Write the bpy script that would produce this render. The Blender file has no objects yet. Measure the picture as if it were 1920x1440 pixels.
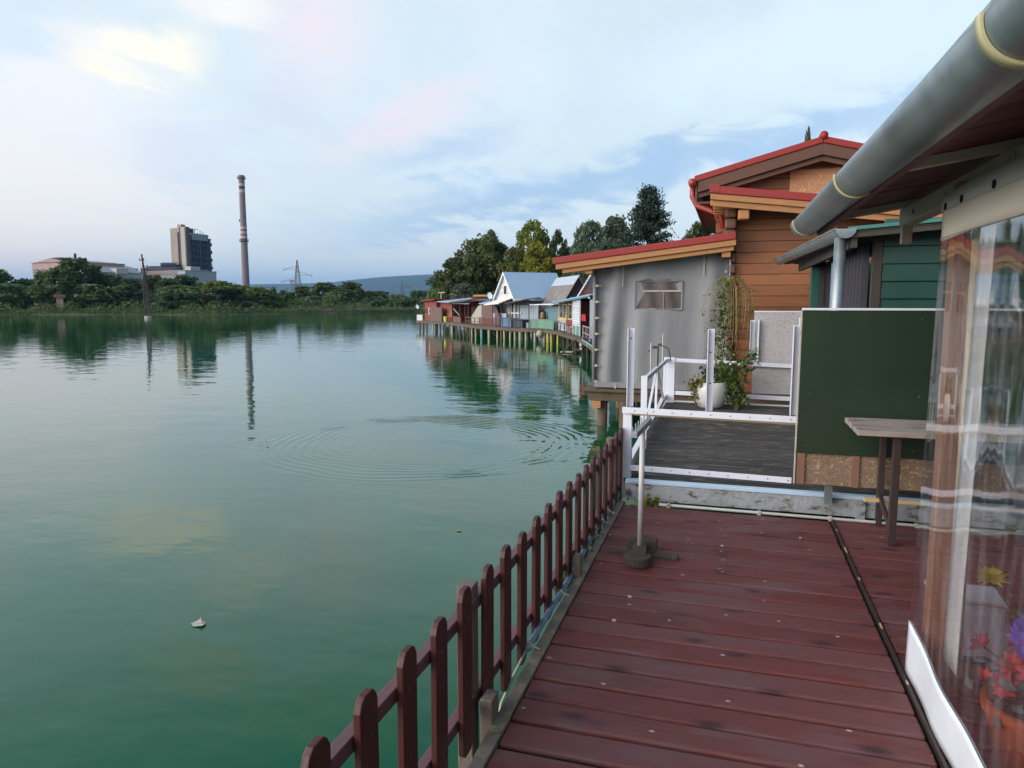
import bpy, math, random
import numpy as np
from mathutils import Vector, Matrix
S = bpy.context.scene
COL = S.collection
R = math.radians
# ------------------------------------------------------------------ camera
FPX = 1340.0                                   # focal length in pixels of a 1920 px wide picture
PITCH = R(6.598); YAW = R(16.906)
CAM = Vector((0, 0, 2.05))                     # z = 0 is the water; the red deck is at 0.5
cd = bpy.data.cameras.new("camera"); cam = bpy.data.objects.new("camera", cd); COL.objects.link(cam)
cam.location = CAM; cam.rotation_euler = (R(90) - PITCH, 0, YAW)
cd.sensor_fit = 'HORIZONTAL'; cd.sensor_width = 36; cd.lens = FPX / 1920 * 36
cd.clip_start = 0.05; cd.clip_end = 20000
S.camera = cam
S.view_settings.view_transform = 'Standard'; S.view_settings.look = 'None'
S.view_settings.exposure = 0.17; S.view_settings.gamma = 1
S.cycles.use_denoising = True
S.cycles.max_bounces = 8; S.cycles.transparent_max_bounces = 16
SUN_AZ = R(-128)                                # from the left and behind, azimuth clockwise from +Y
SUN_EL = R(16)
sd = bpy.data.lights.new("sun", 'SUN'); sun = bpy.data.objects.new("sun", sd); COL.objects.link(sun)
sd.energy = 0.9; sd.angle = R(25); sd.color = (1.0, 0.93, 0.87)
_d = Vector((math.sin(SUN_AZ) * math.cos(SUN_EL), math.cos(SUN_AZ) * math.cos(SUN_EL), math.sin(SUN_EL)))
sun.rotation_euler = _d.to_track_quat('Z', 'Y').to_euler()

# view-ray helpers used to place things at real distances
_fw0 = Vector((-math.sin(YAW), math.cos(YAW), 0)); RT = Vector((math.cos(YAW), math.sin(YAW), 0)); _z = Vector((0, 0, 1))
FW = _fw0 * math.cos(PITCH) - _z * math.sin(PITCH); UP = _fw0 * math.sin(PITCH) + _z * math.cos(PITCH)
def ray(u, v): return FW + RT * ((u - 960) / FPX) - UP * ((v - 720) / FPX)
def P(u, v, d): return CAM + ray(u, v) * d
def PZ(u, v, z):
    r = ray(u, v); return CAM + r * ((z - CAM.z) / r.z)
def PY(u, v, y):
    r = ray(u, v); return CAM + r * (y / r.y)

# ------------------------------------------------------------------ world
class NT:
    def __init__(s, tree): s.t = tree; s.n = tree.nodes; s.l = tree.links
    def new(s, typ, **kw):
        n = s.n.new(typ)
        for k, v in kw.items():
            if k.startswith('in_'):
                s.set(n.inputs[int(k[3:])] if k[3:].isdigit() else n.inputs[k[3:].replace('_', ' ')], v)
            else: setattr(n, k, v)
        return n
    def set(s, sock, v):
        if isinstance(v, bpy.types.NodeSocket): s.l.new(v, sock)
        elif v is not None:
            if sock.type == 'RGBA' and not isinstance(v, (int, float)) and len(v) == 3: v = (*v, 1)
            sock.default_value = v
    def m(s, op, a, b=None, c=None, clamp=False):
        n = s.new('ShaderNodeMath', operation=op, use_clamp=clamp)
        s.set(n.inputs[0], a)
        if b is not None: s.set(n.inputs[1], b)
        if c is not None: s.set(n.inputs[2], c)
        return n.outputs[0]
    def vm(s, op, a, b=None, scale=None):
        n = s.new('ShaderNodeVectorMath', operation=op); s.set(n.inputs[0], a)
        if b is not None: s.set(n.inputs[1], b)
        if scale is not None: s.set(n.inputs['Scale'], scale)
        return n.outputs['Value'] if op in ('DOT_PRODUCT', 'LENGTH', 'DISTANCE') else n.outputs[0]
    def mix(s, f, a, b, blend='MIX'):
        n = s.new('ShaderNodeMix', data_type='RGBA', blend_type=blend)
        s.set(n.inputs[0], f); s.set(n.inputs[6], a); s.set(n.inputs[7], b)
        return n.outputs[2]
    def noise(s, vec, scale, detail=4, rough=.55, dist=0.0, color=False):
        n = s.new('ShaderNodeTexNoise'); s.set(n.inputs['Vector'], vec)
        s.set(n.inputs['Scale'], scale); n.inputs['Detail'].default_value = detail
        n.inputs['Roughness'].default_value = rough; n.inputs['Distortion'].default_value = dist
        return n.outputs['Color' if color else 'Fac']
    def ss(s, x, lo, hi):
        n = s.new('ShaderNodeMapRange', interpolation_type='SMOOTHSTEP'); s.set(n.inputs[0], x)
        n.inputs[1].default_value = lo; n.inputs[2].default_value = hi
        return n.outputs[0]
    def mapping(s, vec, scale=(1, 1, 1), loc=(0, 0, 0), rot=(0, 0, 0)):
        n = s.new('ShaderNodeMapping'); s.set(n.inputs[0], vec)
        n.inputs['Location'].default_value = loc; n.inputs['Rotation'].default_value = rot; n.inputs['Scale'].default_value = scale
        return n.outputs[0]

W = bpy.data.worlds.new("World"); S.world = W; W.use_nodes = True
def make_world():
    t = NT(W.node_tree); t.n.clear()
    out = t.new('ShaderNodeOutputWorld')
    sky = t.new('ShaderNodeTexSky', sky_type='NISHITA', sun_disc=False, sun_elevation=SUN_EL, sun_rotation=SUN_AZ,
                altitude=100, air_density=1.0, dust_density=1.5, ozone_density=1.5)
    b1 = t.new('ShaderNodeBackground', in_Strength=0.05); t.l.new(sky.outputs[0], b1.inputs[0])
    tc = t.new('ShaderNodeTexCoord'); d = tc.outputs['Generated']
    sep = t.new('ShaderNodeSeparateXYZ'); t.l.new(d, sep.inputs[0]); x, y, z = sep.outputs
    az = t.m('ARCTAN2', x, y); el = t.m('ARCSINE', z)          # radians, az clockwise from +Y
    zc = t.m('ABSOLUTE', z)
    # cloud field on a high flat sheet: dir / (z + small) gives cloud streaks their perspective
    inv = t.m('DIVIDE', 1.0, t.m('ADD', zc, 0.12))
    cv = t.new('ShaderNodeCombineXYZ'); t.l.new(t.m('MULTIPLY', x, inv), cv.inputs[0]); t.l.new(t.m('MULTIPLY', y, inv), cv.inputs[1])
    n1 = t.noise(t.mapping(cv.outputs[0], (1.0, 0.55, 1), rot=(0, 0, R(25))), 1.1, 6, .55, .5)
    n2 = t.noise(t.mapping(cv.outputs[0], (1.0, 0.6, 1), (3, 7, 0), (0, 0, R(20))), 2.6, 7, .6, .6)
    w1 = t.m('MULTIPLY', t.m('SUBTRACT', n1, .5), .22); w2 = t.m('MULTIPLY', t.m('SUBTRACT', n2, .5), .16)
    azw = t.m('ADD', az, w1); elw = t.m('ADD', el, w2)
    def blob(u, v, su, sv, ang=0., soft=1.0):
        r = ray(u, v).normalized(); a0 = math.atan2(r.x, r.y); e0 = math.asin(r.z)
        su = su / FPX; sv = sv / FPX; ca, sa = math.cos(R(ang)), math.sin(R(ang))
        da = t.m('SUBTRACT', azw, a0); de = t.m('SUBTRACT', elw, e0)
        p = t.m('ADD', t.m('MULTIPLY', da, ca / su), t.m('MULTIPLY', de, sa / su))
        q = t.m('ADD', t.m('MULTIPLY', da, -sa / sv), t.m('MULTIPLY', de, ca / sv))
        rr = t.m('SQRT', t.m('ADD', t.m('MULTIPLY', p, p), t.m('MULTIPLY', q, q)))
        return t.ss(rr, 1.0 + .25 * soft, 1.0 - .75 * soft)
    # clear veil: paler and lavender near the horizon, blue-white above, pinker to the left
    base = t.mix(t.ss(el, -.02, .30), (.75, .79, .84), (.64, .75, .83))
    left = t.ss(az, R(-30), R(-62))
    base = t.mix(t.m('MULTIPLY', left, t.ss(el, .40, .05)), base, (1.08, .93, .82))
    base = t.mix(t.m('MULTIPLY', t.ss(n1, .46, .66), .55), base, (.80, .88, .97))
    col = base
    def put(mask, c, a):
        nonlocal col
        col = t.mix(t.m('MULTIPLY', mask, a), col, c)
    wisp = t.ss(n2, .22, .60)
    put(t.m('MULTIPLY', t.ss(n2, .52, .70), t.ss(el, .03, .12)), (.54, .69, .88), .28)
    grey = (.34, .49, .74)
    put(blob(985, 368, 390, 50, 13), grey, .85)
    put(blob(1330, 285, 330, 42, 11), grey, .82)
    put(blob(1650, 215, 260, 32, 12), grey, .6)
    put(blob(850, 275, 170, 42, 14, 1.4), (.46, .58, .82), .75); put(blob(900, 345, 170, 30, 12, 1.5), (.46, .62, .86), .6)
    put(blob(700, 400, 260, 36, 8), (.46, .60, .83), .32)
    put(blob(770, 460, 420, 26, 3), (.66, .70, .84), .35)
    put(blob(10, 430, 300, 110, 0, 1.6), (1.05, .84, .78), .65)
    put(blob(775, 218, 210, 44, 20, 1.7), (.95, .74, .82), .7)
    put(blob(620, 60, 120, 100, 50, 1.7), (.98, .78, .84), .7)
    put(blob(540, 215, 110, 40, 28), (.70, .71, .88), .6)
    put(blob(110, 160, 230, 110, 0, 1.5), (.95, .91, .92), .7)
    put(blob(100, 330, 300, 130, 0, 1.5), (.92, .87, .91), .6)
    put(blob(380, 290, 120, 60, 8), (.66, .70, .87), .5)
    put(t.m('MULTIPLY', blob(275, 112, 125, 42, 8, 1.7), wisp), (1.02, .93, .80), .8)
    put(blob(315, 108, 80, 30, 8, 2.6), (1.50, 1.27, .82), .75); put(blob(470, 40, 70, 26, 15, 1.8), (1.25, 1.1, .85), .45)
    put(blob(440, 18, 110, 45, 0), (.97, .92, .90), .8)
    put(blob(30, 60, 100, 60, 20), (.62, .76, .92), .6)
    put(blob(1500, 90, 420, 90, 5), (.74, .88, .95), .7)
    put(blob(330, -190, 120, 60, 10), (.98, .84, .62), .55)
    put(blob(600, -330, 220, 60, 10), (.92, .82, .70), .5)
    put(blob(720, 500, 420, 40, 0, 1.6), (.70, .75, .82), .6)
    col = t.mix(1.0, col, (1.0, .985, .925), 'MULTIPLY')
    # unseen sky brightened behind and left, sunset side, to light the scene; dimmed opposite
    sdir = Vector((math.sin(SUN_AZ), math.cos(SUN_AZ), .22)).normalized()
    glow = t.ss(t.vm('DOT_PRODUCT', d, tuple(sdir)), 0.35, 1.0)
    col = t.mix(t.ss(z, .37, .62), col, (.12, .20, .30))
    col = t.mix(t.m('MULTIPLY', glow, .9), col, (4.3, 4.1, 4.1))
    east = t.ss(t.vm('DOT_PRODUCT', d, (-math.sin(SUN_AZ), -math.cos(SUN_AZ) * .25 - .1, .15)), .35, .95)
    col = t.mix(t.m('MULTIPLY', east, .9), col, (.20, .26, .38))
    ground = t.ss(z, .0, -.03)
    col = t.mix(ground, col, (.25, .30, .33))
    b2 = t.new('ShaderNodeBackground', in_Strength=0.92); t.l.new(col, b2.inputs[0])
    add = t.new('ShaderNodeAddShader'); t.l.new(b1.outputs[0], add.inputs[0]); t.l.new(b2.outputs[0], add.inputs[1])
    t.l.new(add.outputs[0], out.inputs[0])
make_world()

# ------------------------------------------------------------------ materials
def lum(c, k): return tuple(min(1, max(0, x * k)) for x in c)
def M(name, col, rough=.6, metal=0., var=.18, scale=5., stretch=(1, 1, 1), bump=.0, bscale=30., island=0., stains=(), spec=.5, bstretch=None, coat=0.):
    """procedural surface: base colour, noise variation, per-board variation, stains with their own shape, fine bump"""
    m = bpy.data.materials.new(name); m.use_nodes = True; t = NT(m.node_tree)
    b = t.n['Principled BSDF']; tc = t.new('ShaderNodeTexCoord'); v = tc.outputs['Object']
    n = t.noise(t.mapping(v, stretch), scale, 6, .6)
    k = t.m('ADD', t.m('MULTIPLY', t.m('SUBTRACT', n, .5), var * 3.0), 1.0)
    if island:
        g = t.new('ShaderNodeNewGeometry')
        k = t.m('MULTIPLY', k, t.m('ADD', t.m('MULTIPLY', g.outputs['Random Per Island'], island * 2), 1 - island))
    c = t.vm('SCALE', tuple(col), scale=k)
    for (sc, s_, lo, hi, st) in stains:
        f = t.ss(t.noise(t.mapping(v, st, (s_ * 1.7, 3.1, 5.3)), s_, 5, .6), lo, hi)
        c = t.mix(f, c, sc)
    t.set(b.inputs['Base Color'], c)
    rn = t.m('ADD', t.m('MULTIPLY', t.m('SUBTRACT', n, .5), .4), rough, clamp=True)
    t.set(b.inputs['Roughness'], rn); b.inputs['Metallic'].default_value = metal
    b.inputs['Specular IOR Level'].default_value = spec
    if coat: b.inputs['Coat Weight'].default_value = coat
    if bump:
        bn = t.noise(t.mapping(v, bstretch or stretch), bscale, 5, .65)
        bp = t.new('ShaderNodeBump'); bp.inputs['Strength'].default_value = bump; bp.inputs['Distance'].default_value = .02
        t.l.new(bn, bp.inputs['Height']); t.l.new(bp.outputs[0], b.inputs['Normal'])
    return m
def leaf(name, c1, c2, trans=.35, rough=.55):
    m = bpy.data.materials.new(name); m.use_nodes = True; t = NT(m.node_tree)
    b = t.n['Principled BSDF']; g = t.new('ShaderNodeNewGeometry'); oi = t.new('ShaderNodeObjectInfo')
    tc = t.new('ShaderNodeTexCoord')
    n = t.noise(tc.outputs['Object'], 3.0, 3)
    f = t.m('ADD', t.m('MULTIPLY', g.outputs['Random Per Island'], .55), t.m('MULTIPLY', t.ss(n, .35, .65), .45))
    c = t.mix(f, c1, c2)
    hs = t.new('ShaderNodeHueSaturation'); t.l.new(c, hs.inputs['Color'])
    t.set(hs.inputs['Value'], t.m('ADD', t.m('MULTIPLY', oi.outputs['Random'], .4), .8))
    t.set(hs.inputs['Hue'], t.m('ADD', t.m('MULTIPLY', oi.outputs['Random'], .03), .485))
    t.l.new(hs.outputs[0], b.inputs['Base Color']); b.inputs['Roughness'].default_value = rough
    tr = t.new('ShaderNodeBsdfTranslucent'); t.l.new(hs.outputs[0], tr.inputs[0])
    mx = t.new('ShaderNodeMixShader', in_0=trans); t.l.new(b.outputs[0], mx.inputs[1]); t.l.new(tr.outputs[0], mx.inputs[2])
    t.l.new(mx.outputs[0], t.n['Material Output'].inputs[0])
    return m
def attr_stripes(m, axis, pitch, dark, width=.12):
    """board joints across one object axis, as dark lines plus bump, on an existing M() surface"""
    t = NT(m.node_tree); b = t.n['Principled BSDF']; tc = t.new('ShaderNodeTexCoord')
    sep = t.new('ShaderNodeSeparateXYZ'); t.l.new(tc.outputs['Object'], sep.inputs[0])
    q = t.m('FRACT', t.m('DIVIDE', sep.outputs[axis], pitch))
    line = t.m('LESS_THAN', q, width)
    cur = b.inputs['Base Color'].links[0].from_socket
    cell = t.m('FLOOR', t.m('DIVIDE', sep.outputs[axis], pitch))
    wn = t.new('ShaderNodeTexWhiteNoise', noise_dimensions='1D'); t.l.new(cell, wn.inputs['W'])
    cur = t.vm('SCALE', cur, scale=t.m('ADD', t.m('MULTIPLY', wn.outputs[0], .4), .8))
    t.set(b.inputs['Base Color'], t.mix(line, cur, dark))
    return m

GX, GY, GZ = (1, 14, 14), (14, 1, 14), (14, 14, 1)         # grain directions: along x, y, z
def deck_mat():
    m = M('red_stained_boards', (.138, .036, .033), .55, spec=.35, var=.18, scale=2.2, stretch=(1, 6, 6), bump=.35, bscale=9, bstretch=(1.2, 26, 26), island=.17,
          stains=[((.135, .066, .070), 2.3, .48, .70, (1, 2.6, 1)), ((.050, .018, .024), 1.9, .57, .74, (1, 2.2, 1)), ((.14, .026, .027), 3.0, .62, .8, (.7, 4, 1))])
    t = NT(m.node_tree); b = t.n['Principled BSDF']; tc = t.new('ShaderNodeTexCoord'); v = tc.outputs['Object']
    cur = b.inputs['Base Color'].links[0].from_socket
    vo = t.new('ShaderNodeTexVoronoi', feature='F1', voronoi_dimensions='2D'); t.set(vo.inputs['Vector'], t.mapping(v, (.8, 1.7, 1))); vo.inputs['Scale'].default_value = 2.3
    gi = t.new('ShaderNodeNewGeometry'); cur = t.mix(t.m('MULTIPLY', t.ss(gi.outputs['Random Per Island'], .25, 1.), .45), cur, (.108, .058, .060))
    knot = t.m('MULTIPLY', t.ss(t.m('ADD', vo.outputs['Distance'], t.m('MULTIPLY', t.noise(v, 16, 3), .10)), .20, .07), .8)
    cur = t.mix(knot, cur, (.030, .013, .018))
    gr = t.noise(t.mapping(v, (1.1, 38, 1)), 3.2, 6, .65); cur = t.mix(t.m('MULTIPLY', t.ss(gr, .52, .70), .38), cur, (.040, .014, .016)); cur = t.mix(t.m('MULTIPLY', t.ss(gr, .44, .28), .22), cur, (.22, .105, .10))
    vs = t.new('ShaderNodeTexVoronoi', feature='F1', voronoi_dimensions='2D'); t.set(vs.inputs['Vector'], t.mapping(v, (.8, 1.3, 1), (9, 4, 0))); vs.inputs['Scale'].default_value = 5.2
    rnd = t.new('ShaderNodeSeparateColor'); t.l.new(vs.outputs['Color'], rnd.inputs[0])
    spk = t.m('MULTIPLY', t.ss(t.m('ADD', vs.outputs['Distance'], t.m('MULTIPLY', t.noise(v, 60, 2), .06)), .085, .05), t.m('GREATER_THAN', rnd.outputs[0], .70))
    cur = t.mix(spk, cur, (.42, .36, .38))
    t.set(b.inputs['Base Color'], cur)
    return m
def osb(name, col, c2, c3):
    m = M(name, col, .8, var=.15, scale=3)
    t = NT(m.node_tree); b = t.n['Principled BSDF']; tc = t.new('ShaderNodeTexCoord'); v = tc.outputs['Object']
    vo = t.new('ShaderNodeTexVoronoi'); t.set(vo.inputs['Vector'], t.vm('ADD', t.mapping(v, (34, 34, 60)), t.vm('SCALE', t.noise(v, 12, 2, color=True), scale=16.)))
    vo.inputs['Scale'].default_value = 1.0
    sc = t.new('ShaderNodeSeparateColor'); t.l.new(vo.outputs['Color'], sc.inputs[0])
    c = t.mix(sc.outputs[0], col, c2); c = t.mix(t.m('GREATER_THAN', sc.outputs[1], .86), c, c3)
    t.set(b.inputs['Base Color'], c); return m
def vinyl():
    m = bpy.data.materials.new('clear_vinyl'); m.use_nodes = True; t = NT(m.node_tree); t.n.remove(t.n['Principled BSDF'])
    tr = t.new('ShaderNodeBsdfTransparent'); tr.inputs[0].default_value = (.88, .89, .91, 1)
    gl = t.new('ShaderNodeBsdfGlossy'); gl.inputs['Roughness'].default_value = .05
    tb = t.new('ShaderNodeTexCoord'); bp = t.new('ShaderNodeBump'); bp.inputs['Strength'].default_value = .12; bp.inputs['Distance'].default_value = .03
    t.set(bp.inputs['Height'], t.noise(t.mapping(tb.outputs['Object'], (1, 2.2, .5)), 2.0, 2, .4)); t.l.new(bp.outputs[0], gl.inputs['Normal'])
    df = t.new('ShaderNodeBsdfDiffuse'); df.inputs[0].default_value = (.8, .8, .85, 1)
    tc = t.new('ShaderNodeTexCoord'); n = t.noise(t.mapping(tc.outputs['Object'], (1, 5, 1)), 3, 5, .6)
    mx0 = t.new('ShaderNodeMixShader'); t.set(mx0.inputs[0], t.m('MULTIPLY', t.ss(n, .4, .75), .12)); t.l.new(tr.outputs[0], mx0.inputs[1]); t.l.new(df.outputs[0], mx0.inputs[2])
    fr = t.new('ShaderNodeFresnel'); fr.inputs[0].default_value = 1.42
    mx = t.new('ShaderNodeMixShader'); t.set(mx.inputs[0], t.m('MULTIPLY', fr.outputs[0], .42)); t.l.new(mx0.outputs[0], mx.inputs[1]); t.l.new(gl.outputs[0], mx.inputs[2])
    t.l.new(mx.outputs[0], t.n['Material Output'].inputs[0]); return m
def glass_dark(name='window_glass', c=(.05, .07, .09)):
    return M(name, c, .08, var=.1, scale=2, spec=.8)

MT = {}
MT['deck'] = deck_mat()
MT['picket'] = M('red_brown_paint', (.058, .011, .010), .5, var=.2, scale=3, stretch=GZ, bump=.2, bscale=8, island=.12, stains=[((.17, .05, .04), 5, .66, .8, GZ), ((.05, .01, .012), 3, .62, .8, (6, 6, 1))])
MT['rail'] = M('purple_brown_paint', (.12, .055, .06), .5, var=.2, scale=3, stretch=GY, bump=.2)
MT['post_grey'] = M('grey_brown_wood', (.16, .12, .10), .8, var=.3, scale=4, stretch=GZ, bump=.5, bscale=9)
MT['mossy'] = M('mossy_weathered_wood', (.17, .15, .12), .9, var=.4, scale=9, stretch=(1, 1, 1), bump=.5, bscale=30, stains=[((.24, .22, .10), 14, .56, .66, (1, 1, 1)), ((.07, .06, .05), 9, .60, .72, (1, 1, 1))])
MT['hose'] = M('faded_blue_pipe', (.16, .24, .31), .7, var=.2, scale=8, stretch=(1, 2, 1), bump=.3, bscale=60, stains=[((.30, .33, .34), 12, .58, .7, (1, 1, 1))])
MT['cord'] = M('cream_cable', (.50, .46, .34), .5, var=.1)
MT['cable_dark'] = M('dark_cable', (.03, .03, .03), .5, var=.1)
MT['white'] = M('white_paint', (.70, .72, .78), .45, var=.05, scale=4, bump=.05, stains=[((.45, .43, .42), 16, .70, .8, (1, 1, 1))])
MT['screw'] = M('rusty_screw', (.08, .06, .055), .6)
MT['peeling'] = M('peeling_white_timber', (.36, .38, .40), .8, var=.25, scale=5, stretch=(1, 1, 1), bump=.6, bscale=25, stains=[((.10, .085, .065), 7, .52, .64, (1, 1, 2)), ((.22, .21, .15), 18, .56, .68, (1, 1, 1))])
MT['blue_edge'] = M('pale_blue_edge_paint', (.50, .66, .80), .5, var=.08)
MT['jetty'] = M('grey_weathered_planks', (.052, .049, .046), .85, var=.3, scale=3, stretch=(1, 9, 9), bump=.6, bscale=8, bstretch=(1, 22, 22), island=.25, stains=[((.21, .185, .14), 4.5, .54, .68, (1, 5, 1)), ((.14, .12, .08), 9, .60, .70, (.6, 4, 1)), ((.02, .02, .02), 2.5, .60, .75, (1, 4, 1))])
MT['galv'] = M('galvanised_steel', (.33, .37, .375), .40, metal=.75, var=.2, scale=4, bump=.05, stains=[((.17, .22, .215), 2.2, .46, .70, (1, 1, 1)), ((.42, .45, .45), 7, .62, .72, (1, .4, 1))])
MT['bracket'] = M('yellowed_gutter_bracket', (.42, .40, .22), .55, var=.12, scale=10, stains=[((.2, .17, .1), 30, .62, .75, (1, 1, 1))])
MT['soffit'] = M('dark_red_soffit', (.13, .042, .040), .6, var=.2, scale=3, stretch=(1, 8, 8), bump=.2, island=.2)
MT['cream'] = M('dirty_cream_paint', (.40, .37, .30), .6, var=.14, scale=5, stains=[((.20, .16, .10), 9, .60, .72, (1, 1, 1))])
MT['pole'] = M('cream_painted_pole', (.50, .43, .28), .5, var=.1, scale=6, stretch=GZ, stains=[((.30, .24, .15), 40, .66, .75, (1, 1, 1))])
MT['wood_post'] = M('orange_brown_post', (.30, .15, .085), .6, var=.25, scale=3, stretch=GZ, bump=.3, bscale=9)
MT['curtain'] = M('cream_canvas', (.60, .55, .46), .7, var=.08, scale=3, bump=.15, bscale=120)
MT['strap'] = M('grey_cloth_strip', (.50, .49, .47), .7, var=.1, scale=6, bump=.1, bscale=90)
MT['hem'] = M('white_vinyl_hem', (.70, .74, .78), .45, var=.06, scale=4, bump=.15, bscale=8)
MT['vinyl'] = vinyl()
MT['weld'] = M('milky_weld_seam', (.62, .62, .70), .4, var=.1)
MT['green_panel'] = M('dark_green_painted_board', (.014, .032, .014), .50, var=.2, scale=1.6, spec=.35, bump=.15, bscale=60, stains=[((.022, .040, .020), 1.2, .5, .75, (1, 1, .6)), ((.03, .05, .03), 50, .72, .8, (1, 1, 1))])
MT['osb'] = osb('raw_chipboard', (.26, .17, .11), (.16, .11, .075), (.36, .28, .16))
MT['osb_grey'] = osb('grey_chipboard', (.44, .42, .42), (.36, .35, .35), (.28, .27, .26))
MT['osb_gable'] = osb('orange_chipboard', (.50, .25, .12), (.38, .17, .08), (.55, .36, .2))
MT['batten'] = M('brown_batten', (.22, .11, .075), .7, var=.2, scale=4, stretch=GZ, bump=.2)
MT['table'] = M('weathered_table_board', (.34, .29, .25), .6, var=.25, scale=4, stretch=(1, 8, 8), bump=.3, stains=[((.13, .11, .11), 5, .50, .66, (1, 3, 1))])
MT['dark_leg'] = M('dark_brown_steel', (.040, .026, .022), .5, var=.15)
MT['slat'] = M('pale_yellow_slat', (.50, .38, .19), .7, var=.15, scale=4, stretch=GX)
MT['stand_pole'] = M('grey_painted_pole', (.44, .44, .42), .45, var=.12, scale=8, bump=.05)
MT['base_wood'] = M('dirty_wood_block', (.050, .038, .030), .9, var=.3, scale=6, bump=.5, stains=[((.10, .075, .05), 8, .56, .7, (1, 1, 1))])
MT['rod'] = M('zinc_bar', (.30, .31, .33), .4, metal=.6)
MT['tarp'] = M('grey_tarpaulin', (.212, .212, .220), .6, var=.03, scale=1.2, bump=.5, bscale=2.6, bstretch=(2.2, 1, .6))
MT['clear_win'] = M('smoky_film_window', (.07, .045, .042), .25, var=.3, scale=2, stretch=(3, 1, 1), spec=.6)
MT['timber'] = M('orange_brown_cladding', (.225, .080, .028), .60, var=.22, scale=2.5, stretch=(1, 9, 9), bump=.25, bscale=8, bstretch=(1, 20, 20), island=.30, stains=[((.10, .036, .015), 3, .58, .74, (1, 5, 5))])
MT['timber_light'] = M('honey_timber', (.42, .19, .065), .6, var=.2, scale=3, stretch=(1, 9, 9), bump=.2, island=.2)
MT['timber_dark'] = M('dark_brown_board', (.11, .047, .026), .6, var=.2, scale=3, stretch=(1, 9, 9), island=.1)
MT['red_roof'] = M('red_roof_sheet', (.27, .020, .016), .6, var=.1, scale=3, spec=.5)
MT['red_gutter'] = M('brick_red_gutter', (.30, .045, .035), .4, var=.1)
MT['pile'] = M('wet_wood_pile', (.12, .085, .055), .9, var=.35, scale=5, stretch=GZ, bump=.6, stains=[((.03, .05, .02), 4, .55, .7, (1, 1, 1))])
MT['pile_pale'] = M('pale_concrete_pile', (.36, .37, .24), .8, var=.2, scale=4)
MT['pile_yellow'] = M('yellow_pile', (.42, .36, .07), .7, var=.2, scale=4)
MT['pile_dark'] = M('dark_old_pile', (.06, .05, .04), .9, var=.3, scale=4)
MT['green_wall'] = M('dark_green_cladding', (.014, .062, .046), .42, var=.12, scale=3, island=.1, stains=[((.05, .10, .08), 30, .72, .8, (1, 1, 1))])
MT['teal_edge'] = M('teal_roof_edge', (.05, .19, .15), .5)
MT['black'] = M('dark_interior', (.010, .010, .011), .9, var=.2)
MT['curtain_dark'] = M('dark_door_curtain', (.035, .035, .045), .8, var=.2, scale=3, stretch=GZ)
MT['curtain_blue'] = M('pale_blue_drape', (.16, .22, .32), .7, var=.2, scale=3, stretch=GZ)
MT['green_post'] = M('green_post_paint', (.012, .085, .060), .45, var=.1)
MT['plastic_pot'] = M('white_glazed_pot', (.66, .65, .63), .3, var=.06, scale=4, stains=[((.40, .37, .33), 4, .62, .8, (1, 1, .5))])
MT['soil'] = M('soil', (.03, .022, .016), .95, var=.3, scale=20)
MT['terracotta'] = M('orange_plastic_pot', (.36, .075, .022), .5, var=.12, scale=4)
MT['vine_leaf'] = leaf('ivy_leaves', (.030, .085, .020), (.14, .19, .035))
MT['yellow_leaf'] = leaf('yellowing_leaves', (.13, .13, .02), (.26, .22, .03))
MT['twig'] = M('dry_twigs', (.27, .22, .08), .8, var=.3, scale=9)
MT['petal_red'] = leaf('red_petals', (.52, .02, .045), (.62, .07, .07))
MT['petal_yellow'] = leaf('yellow_petals', (.62, .46, .02), (.70, .62, .05))
MT['petal_purple'] = leaf('purple_petals', (.22, .10, .60), (.38, .24, .75))
MT['grey_leaf'] = leaf('grey_green_leaves', (.10, .13, .12), (.18, .22, .20))
MT['bark'] = M('bark', (.055, .042, .032), .95, var=.3, scale=6, stretch=GZ, bump=.5)
MT['grey_box'] = M('pale_grey_box', (.42, .42, .46), .7, var=.1)
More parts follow.
